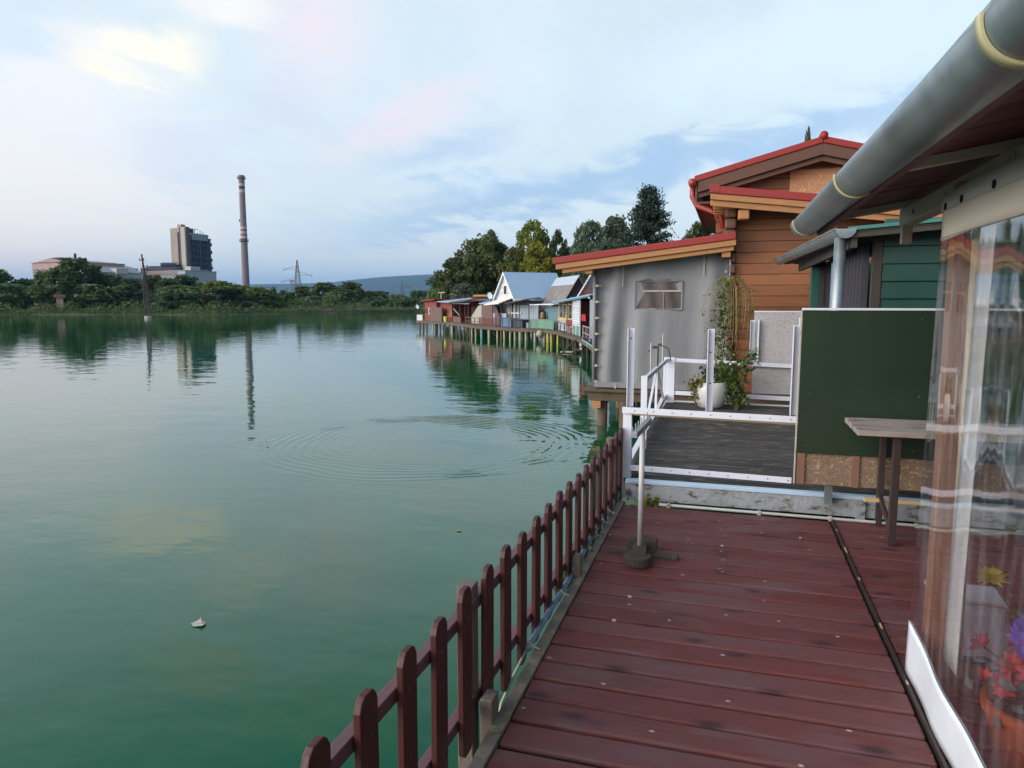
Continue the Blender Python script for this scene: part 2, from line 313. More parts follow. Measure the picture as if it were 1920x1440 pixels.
# ------------------------------------------------------------------ mesh builder
class MB:
    def __init__(s): s.v = []; s.f = []
    def add(s, vs, fs):
        o = len(s.v); s.v += [tuple(p) for p in vs]; s.f += [tuple(i + o for i in f) for f in fs]; return s
    HEX = [(0, 3, 2, 1), (4, 5, 6, 7), (0, 1, 5, 4), (1, 2, 6, 5), (2, 3, 7, 6), (3, 0, 4, 7)]
    def box(s, x0, x1, y0, y1, z0, z1):
        return s.add([(x0, y0, z0), (x1, y0, z0), (x1, y1, z0), (x0, y1, z0), (x0, y0, z1), (x1, y0, z1), (x1, y1, z1), (x0, y1, z1)], MB.HEX)
    def beam(s, p, q, w, h, up=(0, 0, 1)):
        """box of section w (sideways) x h (along up) from p to q"""
        p = Vector(p); q = Vector(q); d = (q - p).normalized(); up = Vector(up)
        if abs(d.dot(up)) > .98: up = Vector((0, 1, 0))
        a = d.cross(up).normalized() * (w / 2); b = a.cross(d).normalized() * (h / 2)
        return s.add([p - a - b, p + a - b, q + a - b, q - a - b, p - a + b, p + a + b, q + a + b, q - a + b], MB.HEX)
    def slab(s, quad, t):
        """four corners (counter-clockwise seen from the face side) pushed back by vector t"""
        t = Vector(t); q = [Vector(p) for p in quad]; n = len(q)
        vs = q + [p + t for p in q]
        fs = [tuple(range(n)), tuple(range(2 * n - 1, n - 1, -1))] + [(i, i + n, (i + 1) % n + n, (i + 1) % n) for i in range(n)]
        return s.add(vs, fs)
    def tube(s, pts, r, n=8, cap=True):
        pts = [Vector(p) for p in pts]; rs = r if isinstance(r, (list, tuple)) else [r] * len(pts)
        vs = []; ref = Vector((0.13, .21, .97))
        for i, p in enumerate(pts):
            d = (pts[min(i + 1, len(pts) - 1)] - pts[max(i - 1, 0)]).normalized()
            if abs(d.dot(ref)) > .95: rf = Vector((1, 0, 0))
            else: rf = ref
            a = d.cross(rf).normalized(); b = d.cross(a)
            for k in range(n):
                t = 2 * math.pi * k / n; vs.append(p + (a * math.cos(t) + b * math.sin(t)) * rs[i])
        fs = []
        for i in range(len(pts) - 1):
            for k in range(n):
                k2 = (k + 1) % n; fs.append((i * n + k, i * n + k2, (i + 1) * n + k2, (i + 1) * n + k))
        if cap: fs += [tuple(range(n - 1, -1, -1)), tuple((len(pts) - 1) * n + k for k in range(n))]
        return s.add(vs, fs)
    def lathe(s, c, prof, n=20):
        """profile of (radius, z) turned about the vertical through c"""
        c = Vector(c); vs = []; fs = []
        for (r, z) in prof:
            for k in range(n):
                t = 2 * math.pi * k / n; vs.append((c.x + r * math.cos(t), c.y + r * math.sin(t), c.z + z))
        for i in range(len(prof) - 1):
            for k in range(n):
                k2 = (k + 1) % n; fs.append((i * n + k, i * n + k2, (i + 1) * n + k2, (i + 1) * n + k))
        fs.append(tuple(range(n - 1, -1, -1))); fs.append(tuple((len(prof) - 1) * n + k for k in range(n)))
        return s.add(vs, fs)
    def ribbed(s, p0, p1, z0, z1, pitch, depth, top=None, thick=.03):
        """vertical corrugated wall between two plan points (top: callable giving z along 0..1)"""
        p0 = Vector((p0[0], p0[1], 0)); p1 = Vector((p1[0], p1[1], 0)); d = p1 - p0; L = d.length; d /= L
        nrm = Vector((d.y, -d.x, 0)); k = max(1, int(L / pitch)); st = L / k; prof = []
        for i in range(k):
            a = i * st; prof += [(a, 0), (a + st * .55, 0), (a + st * .65, depth), (a + st * .9, depth)]
        prof.append((L, 0)); vs = []
        for (a, o) in prof:
            q = p0 + d * a + nrm * o; zt = top(a / L) if top else z1
            vs += [(q.x, q.y, z0), (q.x, q.y, zt)]
        fs = [(2 * i, 2 * i + 2, 2 * i + 3, 2 * i + 1) for i in range(len(prof) - 1)]
        return s.add(vs, fs)
    def quads(s, V):
        o = len(s.v); s.v += [tuple(p) for p in V]; s.f += [(o + 4 * i, o + 4 * i + 1, o + 4 * i + 2, o + 4 * i + 3) for i in range(len(V) // 4)]; return s
    def mesh(s, name, mat, inv=None, smooth=False):
        me = bpy.data.meshes.new(name)
        vs = [inv @ Vector(p) for p in s.v] if inv is not None else s.v
        me.from_pydata(vs, [], s.f); me.materials.append(mat)
        if smooth: me.polygons.foreach_set('use_smooth', [True] * len(me.polygons))
        me.update(); return me
def bevel(o, w, seg=2):
    b = o.modifiers.new('bevel', 'BEVEL'); b.width = w; b.segments = seg; b.limit_method = 'ANGLE'; b.angle_limit = R(40)
def props(o, label=None, cat=None, group=None, kind=None):
    for k, v in (('label', label), ('category', cat), ('group', group), ('kind', kind)):
        if v: o[k] = v
    return o
class Thing:
    """an Empty at the thing's base; part() adds child meshes. world=True: shapes are given in world coordinates"""
    def __init__(s, name, label, cat, loc=(0, 0, 0), rz=0., group=None, world=False):
        s.o = bpy.data.objects.new(name, None); COL.objects.link(s.o); s.o.empty_display_size = .2
        s.o.location = loc; s.o.rotation_euler = (0, 0, rz); props(s.o, label, cat, group)
        s.mat = Matrix.Translation(Vector(loc)) @ Matrix.Rotation(rz, 4, 'Z'); s.inv = s.mat.inverted() if world else None
    def part(s, name, mb, mat, parent=None, bev=0, smooth=False, label=None):
        me = mb.mesh(name, MT[mat] if isinstance(mat, str) else mat, s.inv, smooth)
        o = bpy.data.objects.new(name, me); COL.objects.link(o); o.parent = parent or s.o
        if bev: bevel(o, bev)
        if label: o['label'] = label
        return o
    def w(s, x, y, z): return s.mat @ Vector((x, y, z))
def single(name, mb, mat, loc, label=None, cat=None, group=None, kind=None, bev=0, smooth=False):
    me = mb.mesh(name, MT[mat] if isinstance(mat, str) else mat, Matrix.Translation(-Vector(loc)), smooth)
    o = bpy.data.objects.new(name, me); COL.objects.link(o); o.location = loc
    if bev: bevel(o, bev)
    return props(o, label, cat, group, kind)
def copy_tree(o, parent=None):
    c = o.copy(); COL.objects.link(c); c.parent = parent
    for ch in o.children: copy_tree(ch, c)
    return c
# ------------------------------------------------------------------ water, land, hills
def make_water():
    m = bpy.data.materials.new('green_lake_water'); m.use_nodes = True; t = NT(m.node_tree); b = t.n['Principled BSDF']
    tc = t.new('ShaderNodeTexCoord'); v = tc.outputs['Object']
    n = t.noise(v, .35, 4)
    t.set(b.inputs['Base Color'], t.mix(t.ss(n, .3, .7), (.003, .070, .027), (.007, .088, .033)))
    b.inputs['Roughness'].default_value = .015; b.inputs['IOR'].default_value = 1.45
    # calm swell, small ripples in drifting patches, and the ring a fish left
    a1 = t.m('MULTIPLY', t.noise(t.mapping(v, (1, 1.6, 1), rot=(0, 0, R(17))), .9, 3, .5), .011)
    patch = t.ss(t.noise(t.mapping(v, (1, 2.2, 1), rot=(0, 0, R(17))), .09, 3), .42, .62)
    a2 = t.m('MULTIPLY', t.m('MULTIPLY', t.noise(t.mapping(v, (1, 1.8, 1), rot=(0, 0, R(10))), 4.5, 3, .55), patch), .0018)
    sub = t.vm('SUBTRACT', v, (-4.21, 9.54, 0)); r = t.vm('LENGTH', t.vm('ADD', sub, t.vm('SCALE', t.vm('SUBTRACT', t.noise(v, .8, 2, color=True), (.5, .5, .5)), scale=.35)))
    win = t.m('MULTIPLY', t.ss(r, 1.1, 1.95), t.ss(r, 2.55, 2.25))
    win2 = t.m('MULTIPLY', t.ss(r, 2.3, .4), .25)
    ring = t.m('MULTIPLY', t.m('MULTIPLY', t.m('SINE', t.m('MULTIPLY', r, 44.)), t.m('MULTIPLY', t.m('ADD', win, win2), t.m('ADD', .35, t.ss(t.noise(v, .55, 2), .30, .62)))), .0015)
    h = t.m('ADD', t.m('ADD', a1, a2), ring)
    bp = t.new('ShaderNodeBump'); bp.inputs['Strength'].default_value = 1.0; bp.inputs['Distance'].default_value = 1.0
    t.l.new(h, bp.inputs['Height']); t.l.new(bp.outputs[0], b.inputs['Normal'])
    mb = MB(); n = 64
    mb.add([(0, 40, 0)] + [(260 * math.cos(2 * math.pi * k / n), 40 + 260 * math.sin(2 * math.pi * k / n), 0) for k in range(n)], [(0, 1 + k, 1 + (k + 1) % n) for k in range(n)])
    single('water', mb, m, (0, 0, 0), kind='structure')
make_water()

SHORE = [(-132, 66), (-108, 83.5), (-76.5, 93), (-66, 110), (-58, 127), (-48, 134), (-38, 118), (-31, 92), (-27, 72), (-22.5, 60), (-17, 53), (-11, 46.5), (-6.5, 39), (-3, 31), (-.5, 23), (1.5, 16), (5, 12), (9, 4), (11, -10),
         (10, -40), (-10, -70), (-60, -80), (-120, -50), (-150, 10)]
LANDMAT = M('rough_grass_ground', (.055, .075, .025), .95, var=.3, scale=.25, bump=.4, bscale=2, stains=[((.12, .095, .05), .08, .55, .7, (1, 1, 1))])
def make_land():
    c = Vector((-32, 34)); pts = [Vector(p) for p in SHORE]; fine = []
    for i in range(len(pts)):
        a, b = pts[i], pts[(i + 1) % len(pts)]; k = max(2, int((b - a).length / 4))
        fine += [a.lerp(b, j / k) for j in range(k)]
    rng = random.Random(3)
    prof = [(-2.5, -.8), (-.2, -.06), (.8, .25), (3, .55), (12, .8), (60, 1.4), (300, 2), (1500, 3), (9000, 4)]
    n = len(fine); vs = []
    for (o, z) in prof:
        for p in fine:
            d = (p - c).normalized(); q = p + d * o
            vs.append((q.x + rng.uniform(-.3, .3) * (o < 20), q.y + rng.uniform(-.3, .3) * (o < 20), z + rng.uniform(-.12, .12) * (0 < o < 60)))
    fs = [(i * n + k, i * n + (k + 1) % n, (i + 1) * n + (k + 1) % n, (i + 1) * n + k) for i in range(len(prof) - 1) for k in range(n)]
    mb = MB(); mb.add(vs, fs); single('ground', mb, LANDMAT, (0, 0, 0), kind='structure', smooth=True)
make_land()
HILLMAT = M('far_forest', (.022, .045, .022), .95, var=.4, scale=.012, bump=.6, bscale=.05)
def make_hills():
    import mathutils.noise as mn
    ctl = [(-500, 548), (0, 546), (300, 543), (420, 539), (480, 534), (560, 532), (620, 531.5), (660, 527), (700, 523), (760, 518.5), (820, 515), (900, 512), (1000, 515), (1200, 520), (1500, 525), (1900, 528), (2600, 535)]
    us = np.linspace(-500, 2600, 240); vv = np.interp(us, [c[0] for c in ctl], [c[1] for c in ctl])
    vs = []; rows = 9
    for j in range(rows):
        f = j / (rows - 1)
        for u, v in zip(us, vv):
            D = 2900 + 1500 * f; top = (565 - v) / FPX * 4400 + 2
            d = (RT * ((u - 960) / FPX) + Vector((-math.sin(YAW), math.cos(YAW), 0))) * D
            z = top * (math.sin(f * math.pi / 2) ** 1.2) + (mn.noise(Vector((d.x / 260, d.y / 260, 1.3))) * 16 + mn.noise(Vector((d.x / 45, d.y / 45, 4))) * 3) * min(1, f * 2) * (1 - .75 * f)
            z += mn.noise(Vector((u / 5.5, 0, 9))) * 1.5 * f
            vs.append((d.x, d.y, max(z, 1) if j else -4))
    n = len(us); fs = [(j * n + i, j * n + i + 1, (j + 1) * n + i + 1, (j + 1) * n + i) for j in range(rows - 1) for i in range(n - 1)]
    base = [(x, y, -4) for (x, y, z) in vs[-n:]]; o = len(vs); vs += base
    fs += [((rows - 1) * n + i, (rows - 1) * n + i + 1, o + i + 1, o + i) for i in range(n - 1)]
    mb = MB(); mb.add(vs, fs); single('hills', mb, HILLMAT, (0, 0, 0), kind='structure', smooth=True)
make_hills()

# ------------------------------------------------------------------ red deck
DZ = .5
def make_deck():
    rng = random.Random(11); mb = MB(); y = -1.2; pitch = .157
    ys = []
    while y < 5.40:
        ys.append(y); y += pitch
    for i, y in enumerate(ys):
        y1 = min(y + pitch - .019 - .012 * (abs(y - 2.1) < .08), 5.415)
        if y1 - y < .05: continue
        for (x0, x1) in ((-.735, .722), (.756, 2.35)):
            dz = rng.uniform(-.003, .003); tw = rng.uniform(-.0025, .0025); off = 0.0 if x0 < 0 else .05
            yy = y + off; yy1 = min(y1 + off, 5.415)
            if yy1 - yy < .03: continue
            b = MB(); nseg = 1
            z1 = DZ + dz
            mb.add([(x0, yy, DZ - .03), (x1, yy, DZ - .03), (x1, yy1, DZ - .03), (x0, yy1, DZ - .03), (x0, yy, z1 - tw), (x1, yy, z1 + tw), (x1, yy1, z1 + tw), (x0, yy1, z1 - tw)], MB.HEX)
    d = single('deck', mb, 'deck', (0, 0, 0), kind='structure', bev=.009)
    def sub(name, mb, mat, bev=0):
        o = bpy.data.objects.new(name, mb.mesh(name, MT[mat])); COL.objects.link(o); o.parent = d
        if bev: bevel(o, bev)
    e = MB().box(-.79, -.738, -1.2, 5.44, DZ - .12, DZ + .006); sub('edge_board', e, 'mossy', .004)
    j = MB().box(.733, .746, -1.2, 5.40, DZ - .02, DZ + .009); sub('joint_strip', j, 'dark_leg')
    k = MB()
    for (ya, yb) in ((3.60, 3.66), (4.22, 4.26), (4.68, 4.78), (5.12, 5.15), (3.08, 3.11)): k.box(.735, .742, ya, yb, DZ + .0095, DZ + .0115)
    sub('paint_remnant', k, 'slat')
    jo = MB()
    for x in (-.68, 0, .74, 1.5, 2.3): jo.box(x - .03, x + .03, -1.2, 5.355, DZ - .17, DZ - .078)
    jo.box(-.70, 2.35, 5.36, 5.405, DZ - .165, DZ - .034)
    sub('joist', jo, 'pile_dark')
    sub('gap_shade_sheet', MB().box(-.735, 2.34, -1.2, 5.35, DZ - .075, DZ - .055), 'black')  # black sheet added below the boards, stands in for shade in the gaps
    for x in (-.6, .8, 2.2):
        for yy in (.4, 3., 5.2): sub('pile', MB().tube([(x, yy, -.6), (x, yy, DZ - .17)], .06, 8), 'pile')
    f = MB(); f.box(2.2, 2.35, 5.36, 5.405, .3, .33)
make_deck()

# ------------------------------------------------------------------ picket fence
def make_fence():
    def fx(y): return -.855 + (y - 1.3) * .012           # the fence leans in a little towards the far end
    T = Thing('picket_fence', 'red brown picket fence along the water edge of the red deck', 'fence', (fx(2.2), 2.2, DZ - .05), world=True)
    rng = random.Random(5); y = .845
    while y < 5.66:
        mb = MB(); w = .047; th = .021; zt = 1.067 - (y - 1.3) * .006 + rng.uniform(-.010, .010); zb = .455 + rng.uniform(-.006, .006)
        cx = fx(y); ln = rng.uniform(-.014, .014)
        out = [(-w, zb + .02), (-w + .02, zb), (w - .02, zb), (w, zb + .02), (w, zt - .035), (w - .012, zt - .012), (w - .026, zt), (-w + .026, zt), (-w + .012, zt - .012), (-w, zt - .035)]
        f = [(cx + th / 2, y + a + ln * (z - .5), z) for (a, z) in out]
        mb.slab(f, (-th, 0, 0)); pk = T.part('picket', mb, 'picket', bev=.003)
        for z in (.955, .59): T.part('nail', MB().tube([(cx + th / 2, y + rng.uniform(-.012, .012), z), (cx + th / 2 + .0015, y, z)], .0045, 6), 'screw', parent=pk)
        y += .2285
    for z in (.955, .59):
        mb = MB().beam((fx(.6) - .030, .6, z), (fx(5.66) - .030, 5.66, z - .025), .036, .045); T.part('rail', mb, 'rail', bev=.003)
    for (yy, z1) in ((2.37, 1.02), (5.45, 1.0), (3.86, .62)):
        x = fx(yy) + .032 if z1 < .9 else fx(yy) - .002
        mb = MB().box(x - .012 if z1 < .9 else x - .078, x + .03 if z1 < .9 else x - .018, yy - .035, yy + .035, .2, z1)
        if z1 > .9 and yy < 3: mb.box(x + .013, x + .06, yy - .04, yy + .04, .30, .60)
        T.part('post', mb, 'post_grey', bev=.004)
    # pipe tied along the fence foot with wire loops
    pts = [(-.815 + .004 * math.sin(q * 3), 2.92 + q, .512 + .006 * math.sin(q * 5)) for q in np.linspace(0, 2.62, 24)]
    pts[-1] = (-.80, 5.56, .53)
    H = Thing('water_pipe', 'faded blue pipe tied along the foot of the red picket fence', 'pipe', pts[0], world=True)
    H.part('hose', MB().tube(pts, .016, 8), 'hose', smooth=True)
    for yy in (2.94, 3.55, 4.25, 4.55, 4.85, 5.1):
        x = -.815; z = .512; H.part('tie', MB().tube([(x + .019 * math.cos(a), yy + .004 * a / 6, z + .019 * math.sin(a)) for a in np.linspace(0, 6.3, 12)] + [(x + .05, yy, z - .005)], .004, 5), 'cord' if yy != 4.25 else 'cable_dark')
    c = MB().tube([(-.82, 2.94, .51), (-.825, 2.75, .48), (-.83, 2.58, .44), (-.815, 2.48, .38), (-.80, 2.44, .32), (-.80, 2.42, .22)], .006, 6)
    single('cable', c, 'cord', (-.82, 2.9, .5), 'thin cream cable hanging below the near end of the blue pipe', 'cable', smooth=True)
make_fence()

# ------------------------------------------------------------------ rod stand on the deck
def make_stand():
    x, y = -.48, 4.25
    T = Thing('fishing_rod_stand', 'grey metal pole rod stand on a dark cross of wood blocks on the red deck', 'rod stand', (x, y, DZ), world=True)
    T.part('pole', MB().tube([(x, y, DZ + .05), (x + .004, y, 1.29)], .0160, 16), 'stand_pole', smooth=True)
    mb = MB().beam((x - .02, y - .20, 1.292), (x + .022, y + .20, 1.318), .032, .028); mb.beam((x - .02, y - .20, 1.277), (x + .022, y + .20, 1.303), .04, .004)
    T.part('rod_bar', mb, 'rod', bev=.003)
    for k in (-.17, -.02, .13):
        T.part('pin', MB().tube([(x + .10 * k, y + k, 1.30 + .065 * k), (x + .10 * k, y + k, 1.365 + .065 * k)], .0045, 6).tube([(x + .10 * k - .018, y + k, 1.345 + .065 * k), (x + .10 * k - .018, y + k, 1.30)], .004, 6), 'rod')
    T.part('base_beam', MB().beam((x - .21, y + .04, DZ + .014), (x + .23, y + .015, DZ + .014), .055, .024), 'base_wood', bev=.004)
    T.part('base_beam', MB().beam((x + .01, y - .14, DZ + .052), (x - .005, y + .16, DZ + .052), .085, .05), 'base_wood', bev=.006)
    T.part('base_block', MB().lathe((x + .005, y - .13, DZ + .002), [(.075, 0), (.08, .01), (.08, .055), (.073, .062)], 18), 'base_wood')
    for dx in (-.055, .065): T.part('base_block', MB().box(x + dx - .03, x + dx + .03, y + .05, y + .13, DZ + .03, DZ + .09), 'base_wood', bev=.006)
make_stand()

# ------------------------------------------------------------------ conduit along the far deck edge
def make_conduit():
    T = Thing('conduit_pipe', 'thin grey conduit clipped along the far edge of the red deck', 'pipe', (-.45, 5.405, .52), world=True)
    T.part('pipe', MB().tube([(-.47, 5.39, .515), (.4, 5.392, .513), (1.4, 5.385, .514), (2.3, 5.39, .515)], .011, 8), 'stand_pole', smooth=True)
    for x in (-.40, .73, 1.28, .25): T.part('clip', MB().box(x - .013, x + .013, 5.372, 5.408, .497, .529), 'cream', bev=.003)
make_conduit()
# ------------------------------------------------------------------ near cottage: roof edge, gutter, beams, posts
def make_cottage():
    T = Thing('cottage', 'cottage with dark red boarded eaves and zinc gutter over the deck', 'cottage', (.85, 3.15, DZ), world=True)
    sl = .16
    def zr(x): return 2.53 + (x - .5) * sl
    y0, y1 = -1.2, 4.62
    mb = MB(); y = y0
    rng = random.Random(2)
    while y < y1:
        d = rng.uniform(-.004, .004); yb = min(y + .135, y1)
        mb.slab([(.46, y, zr(.46) + d), (.46, yb, zr(.46) + d), (2.9, yb, zr(2.9) + d), (2.9, y, zr(2.9) + d)], (0, 0, .018)); y += .142
    T.part('soffit', mb, 'soffit', bev=.004)
    rf = MB().slab([(.42, y0, zr(.42) + .028), (.42, y1 + .06, zr(.42) + .028), (2.9, y1 + .06, zr(2.9) + .028), (2.9, y0, zr(2.9) + .028)], (0, 0, .03)); T.part('roof', rf, 'galv')
    fb = MB().box(.475, .50, y0, y1 + .03, 2.44, 2.545); T.part('fascia', fb, 'soffit')
    def gut(mb, yy0, yy1, r0, r1, cx, cz, full=True, n=14):
        vs = []; fs = []
        n = 22; a0, a1 = math.pi * .97, 2 * math.pi * 1.015
        for yv in (yy0, yy1):
            for k in range(n + 1):
                a = a0 + (a1 - a0) * k / n; vs.append((cx(yv) + r0 * math.cos(a), yv, cz(yv) + r0 * math.sin(a)))
            for k in range(n, -1, -1):
                a = a0 + (a1 - a0) * k / n; vs.append((cx(yv) + r1 * math.cos(a), yv, cz(yv) + r1 * math.sin(a)))
        m2 = 2 * (n + 1)
        for k in range(m2): fs.append((k, (k + 1) % m2, m2 + (k + 1) % m2, m2 + k))
        fs += [tuple(range(m2 - 1, -1, -1)), tuple(range(m2, 2 * m2))]
        mb.add(vs, fs)
    cx = lambda y: .452 - (y - 1.4) * .0142; cz = lambda y: 2.508
    g = MB(); gut(g, y0, 4.70, .075, .0715, cx, cz)
    g.tube([(cx(0) - .075, y0, cz(0) + .012), (cx(0) - .075, 4.70, cz(4.7) + .012)], .009, 8)
    gutter = T.part('gutter', g, 'galv', smooth=False)
    gm = gutter.data; gm.polygons.foreach_set('use_smooth', [len(p.vertices) == 4 for p in gm.polygons])
    cap = MB(); vs = [(cx(4.7) + .0745 * math.cos(a), 4.694, cz(4.7) + .0745 * math.sin(a)) for a in np.linspace(math.pi * .98, 2.01 * math.pi, 14)]
    cap.slab(vs, (0, .004, 0)); T.part('end_cap', cap, 'galv', parent=gutter)
    for yb in (1.40, 2.95, 4.52, .2):
        b = MB(); gut(b, yb - .014, yb + .014, .0815, .0762, cx, cz); b.beam((.475, yb, cz(yb) + .02), (.44, yb, zr(.44) - .004), .028, .006)
        br_ = T.part('bracket', b, 'bracket', parent=gutter); br_.data.polygons.foreach_set('use_smooth', [abs(p.normal.y) < .5 for p in br_.data.polygons])
    for (yb, xa) in ((2.86, .47), (4.42, .47)):
        b = MB().beam((xa, yb, zr(xa) - .022), (2.8, yb, zr(2.8) - .022), .05, .036); T.part('batten', b, 'cream', bev=.004)
    bm = MB().beam((.90, 4.42, 2.50), (.90, -1.2, 2.52), .07, .09); T.part('beam', bm, 'cream', bev=.006)
    br = MB().beam((.90, 4.40, 2.545), (.90, 4.40, 2.36), .05, .05); T.part('bracket_block', br, 'cream', bev=.004)
    for yb in (4.1, 3.55, 3.0, 2.5, 2.0): T.part('bolt_hole', MB().tube([(.862, yb, 2.50), (.8645, yb, 2.50)], .011, 10), 'black')
    T.part('post', MB().box(.805, .875, 3.13, 3.20, DZ, 2.50), 'wood_post', bev=.006)
    T.part('pole', MB().tube([(.875, 3.03, DZ), (.865, 3.03, 2.45)], .029, 14), 'pole', smooth=True)
    # house body behind the curtain, to the right
    T.part('wall', MB().box(2.42, 2.52, -1.2, 2.3, DZ, zr(2.4) - .01), 'timber_dark')
    T.part('wall', MB().box(.95, 2.42, -1.25, -1.15, DZ, zr(1) - .01), 'timber_dark')
    T.part('wall', MB().box(2.42, 2.52, 3.4, 4.6, DZ, zr(2.4) - .01), 'timber_dark')
make_cottage()

def curtain_x(y, z):
    """drape of the hanging sheet: vertical folds, bulging out at the foot"""
    f = max(0, min(1, (2.3 - z) / 1.8)); a = .0013 + .0024 * f
    return .778 + a * math.sin(y * 13 + .6 * math.sin(z * 2.2)) + .004 * math.sin(y * 6 + 1) + .012 * max(0, (1.0 - z)) * math.sin((y - 1.2) * 1.6) - .02 * f
def make_curtain():
    T = Thing('vinyl_curtain', 'clear vinyl side curtain with cream valance and white hem hanging from the cottage eaves', 'curtain', (.78, 3.2, DZ), world=True)
    def sheet(name, mat, zf0, zf1, ny=110, nz=26, off=0., ya=-.6, yb=3.21, thick=0.0, smooth=True):
        vs = []; fs = []
        for j in range(nz + 1):
            for i in range(ny + 1):
                y = ya + (yb - ya) * i / ny; z0, z1 = zf0(y), zf1(y); z = z0 + (z1 - z0) * j / nz
                vs.append((curtain_x(y, z) + off, y, z))
        for j in range(nz):
            for i in range(ny): a = j * (ny + 1) + i; fs.append((a, a + 1, a + ny + 2, a + ny + 1))
        mb = MB().add(vs, fs); o = T.part(name, mb, mat, smooth=smooth)
        if thick: s = o.modifiers.new('thickness', 'SOLIDIFY'); s.thickness = thick; s.offset = 0
        return o
    top = lambda y: 2.455; vb = lambda y: 2.285 - .01 * math.sin(y * 2)
    hem = lambda y: .725 - max(0, (3.21 - y)) * .05 + .008 * math.sin(y * 4) ; foot = lambda y: DZ + .006 - .0 * y
    cl = sheet('clear_sheet', 'vinyl', hem, vb, nz=34)
    sheet('valance', 'curtain', vb, top, nz=5, thick=.004)
    sheet('valance_band', 'strap', lambda y: 2.395, lambda y: 2.458, nz=2, off=-.006, thick=.003)
    sheet('valance_seam', 'cream', lambda y: 2.292, lambda y: 2.297, nz=1, off=-.004, thick=.002)
    sheet('hem', 'hem', foot, hem, nz=6, off=-.003, thick=.004)
    sheet('strip', 'strap', lambda y: .80, vb, ny=3, nz=20, off=.008, ya=2.61, yb=2.745, thick=.003)
    for y in (3.15, 2.93, 2.6, 2.3): T.part('eyelet', MB().tube([(curtain_x(y, 2.41) - .012, y, 2.41), (curtain_x(y, 2.41) - .0078, y, 2.41)], .014, 12), 'black')
make_curtain()

# ------------------------------------------------------------------ flowers in pots behind the curtain
def petals(mb, c, r, n, w, tilt, up, rng):
    c = Vector(c); up = Vector(up).normalized(); a = up.orthogonal().normalized(); b = up.cross(a)
    for k in range(n):
        t = 2 * math.pi * k / n + rng.uniform(-.1, .1); d = a * math.cos(t) + b * math.sin(t); s = up.cross(d)
        e = d * math.cos(tilt) + up * math.sin(tilt); rr = r * rng.uniform(.85, 1.1)
        mb.add([c, c + e * rr * .5 - s * w, c + e * rr + up * rng.uniform(-.1, .1) * r, c + e * rr * .5 + s * w], [(0, 1, 2, 3)])
def leaves_quads(rng, pts, size, n_per, spread):
    pts = np.asarray(pts); N = len(pts) * n_per
    c = np.repeat(pts, n_per, 0) + rng.normal(0, spread, (N, 3))
    return quads_from(rng, c, size)
def quads_from(rng, c, size, aspect=.6, vert=0.0):
    N = len(c); a = rng.normal(0, 1, (N, 3)); a[:, 2] *= (1 - vert * .5)
    if vert: a = a * (1 - vert) + np.array([0, 0, -1.]) * vert
    a /= np.linalg.norm(a, axis=1)[:, None]; b = np.cross(a, rng.normal(0, 1, (N, 3))); b /= np.linalg.norm(b, axis=1)[:, None]
    s = size * rng.uniform(.6, 1.3, N)[:, None]; a = a * s; b = b * s * aspect
    V = np.empty((N, 4, 3)); V[:, 0] = c - a; V[:, 1] = c - b * .9; V[:, 2] = c + a; V[:, 3] = c + b
    return V.reshape(-1, 3)
def make_flowers():
    rng = random.Random(4); nr = np.random.default_rng(4)
    bx, by = 1.0, 2.62
    T = Thing('potted_flowers', 'orange pot of red, purple and yellow flowers behind the clear curtain', 'potted plant', (bx, by, DZ), world=True)
    T.part('pot', MB().lathe((bx, by, DZ + .002), [(.095, 0), (.135, .19), (.148, .192), (.150, .225), (.132, .226), (.125, .19)], 28), 'terracotta')
    T.part('soil', MB().lathe((bx, by, DZ + .18), [(.124, 0), (.123, .012)], 20), 'soil')
    st = MB(); lf = []
    for k in range(11):
        a = rng.uniform(0, 6.28); r = rng.uniform(.03, .13); p = (bx - .04 + r * math.cos(a), by + r * math.sin(a), DZ + .26 + rng.uniform(0, .17))
        red = MB(); petals(red, p, .055, 7, .014, .35, (rng.uniform(-.9, .2), rng.uniform(-.9, .2), .8), rng); petals(red, (p[0], p[1], p[2] + .006), .035, 6, .010, .7, (-.3, -.4, .8), rng); T.part('red_bloom', red, 'petal_red')
        st.tube([(bx, by, DZ + .19), ((bx + p[0]) / 2, (by + p[1]) / 2, p[2] - .05), p], .004, 5); lf.append((p[0], p[1], p[2] - .08))
    yp = (bx - .13, by + .07, DZ + .62); yel = MB()
    for q in range(3): petals(yel, (yp[0], yp[1], yp[2] + q * .006), .062 - q * .012, 15, .008, .12 + q * .2, (-.05, -.15, 1), rng)
    T.part('yellow_bloom', yel, 'petal_yellow')
    st.tube([(bx, by, DZ + .19), (bx + .0, by + .03, DZ + .42), yp], .004, 5)
    for k in range(8):
        pu = MB(); petals(pu, (bx - .06 + rng.uniform(-.04, .05), by - .06 + rng.uniform(-.05, .05), DZ + .48 + rng.uniform(-.03, .035)), .042, 7, .011, .4, (rng.uniform(-.8, .3), rng.uniform(-.9, 0), .7), rng); T.part('purple_bloom', pu, 'petal_purple')
    st.tube([(bx, by, DZ + .19), (bx - .03, by - .03, DZ + .33), (bx - .06, by - .06, DZ + .47)], .004, 5)
    T.part('stem', st, 'vine_leaf')
    T.part('foliage', MB().quads(leaves_quads(nr, lf + [(bx - .02, by + .04, DZ + .40), (bx, by + .05, DZ + .5), (bx - .02, by + .06, DZ + .57)], .028, 6, .035)), 'grey_leaf')
    b = Thing('storage_box', 'pale grey box standing on the deck behind the clear curtain', 'box', (1.05, 3.45, DZ), world=True)
    b.part('body', MB().box(.90, 1.16, 3.38, 3.55, DZ, DZ + .26), 'grey_box', bev=.01); b.part('lid', MB().box(.89, 1.17, 3.37, 3.56, DZ + .262, DZ + .285), 'grey_box', bev=.006)
make_flowers()

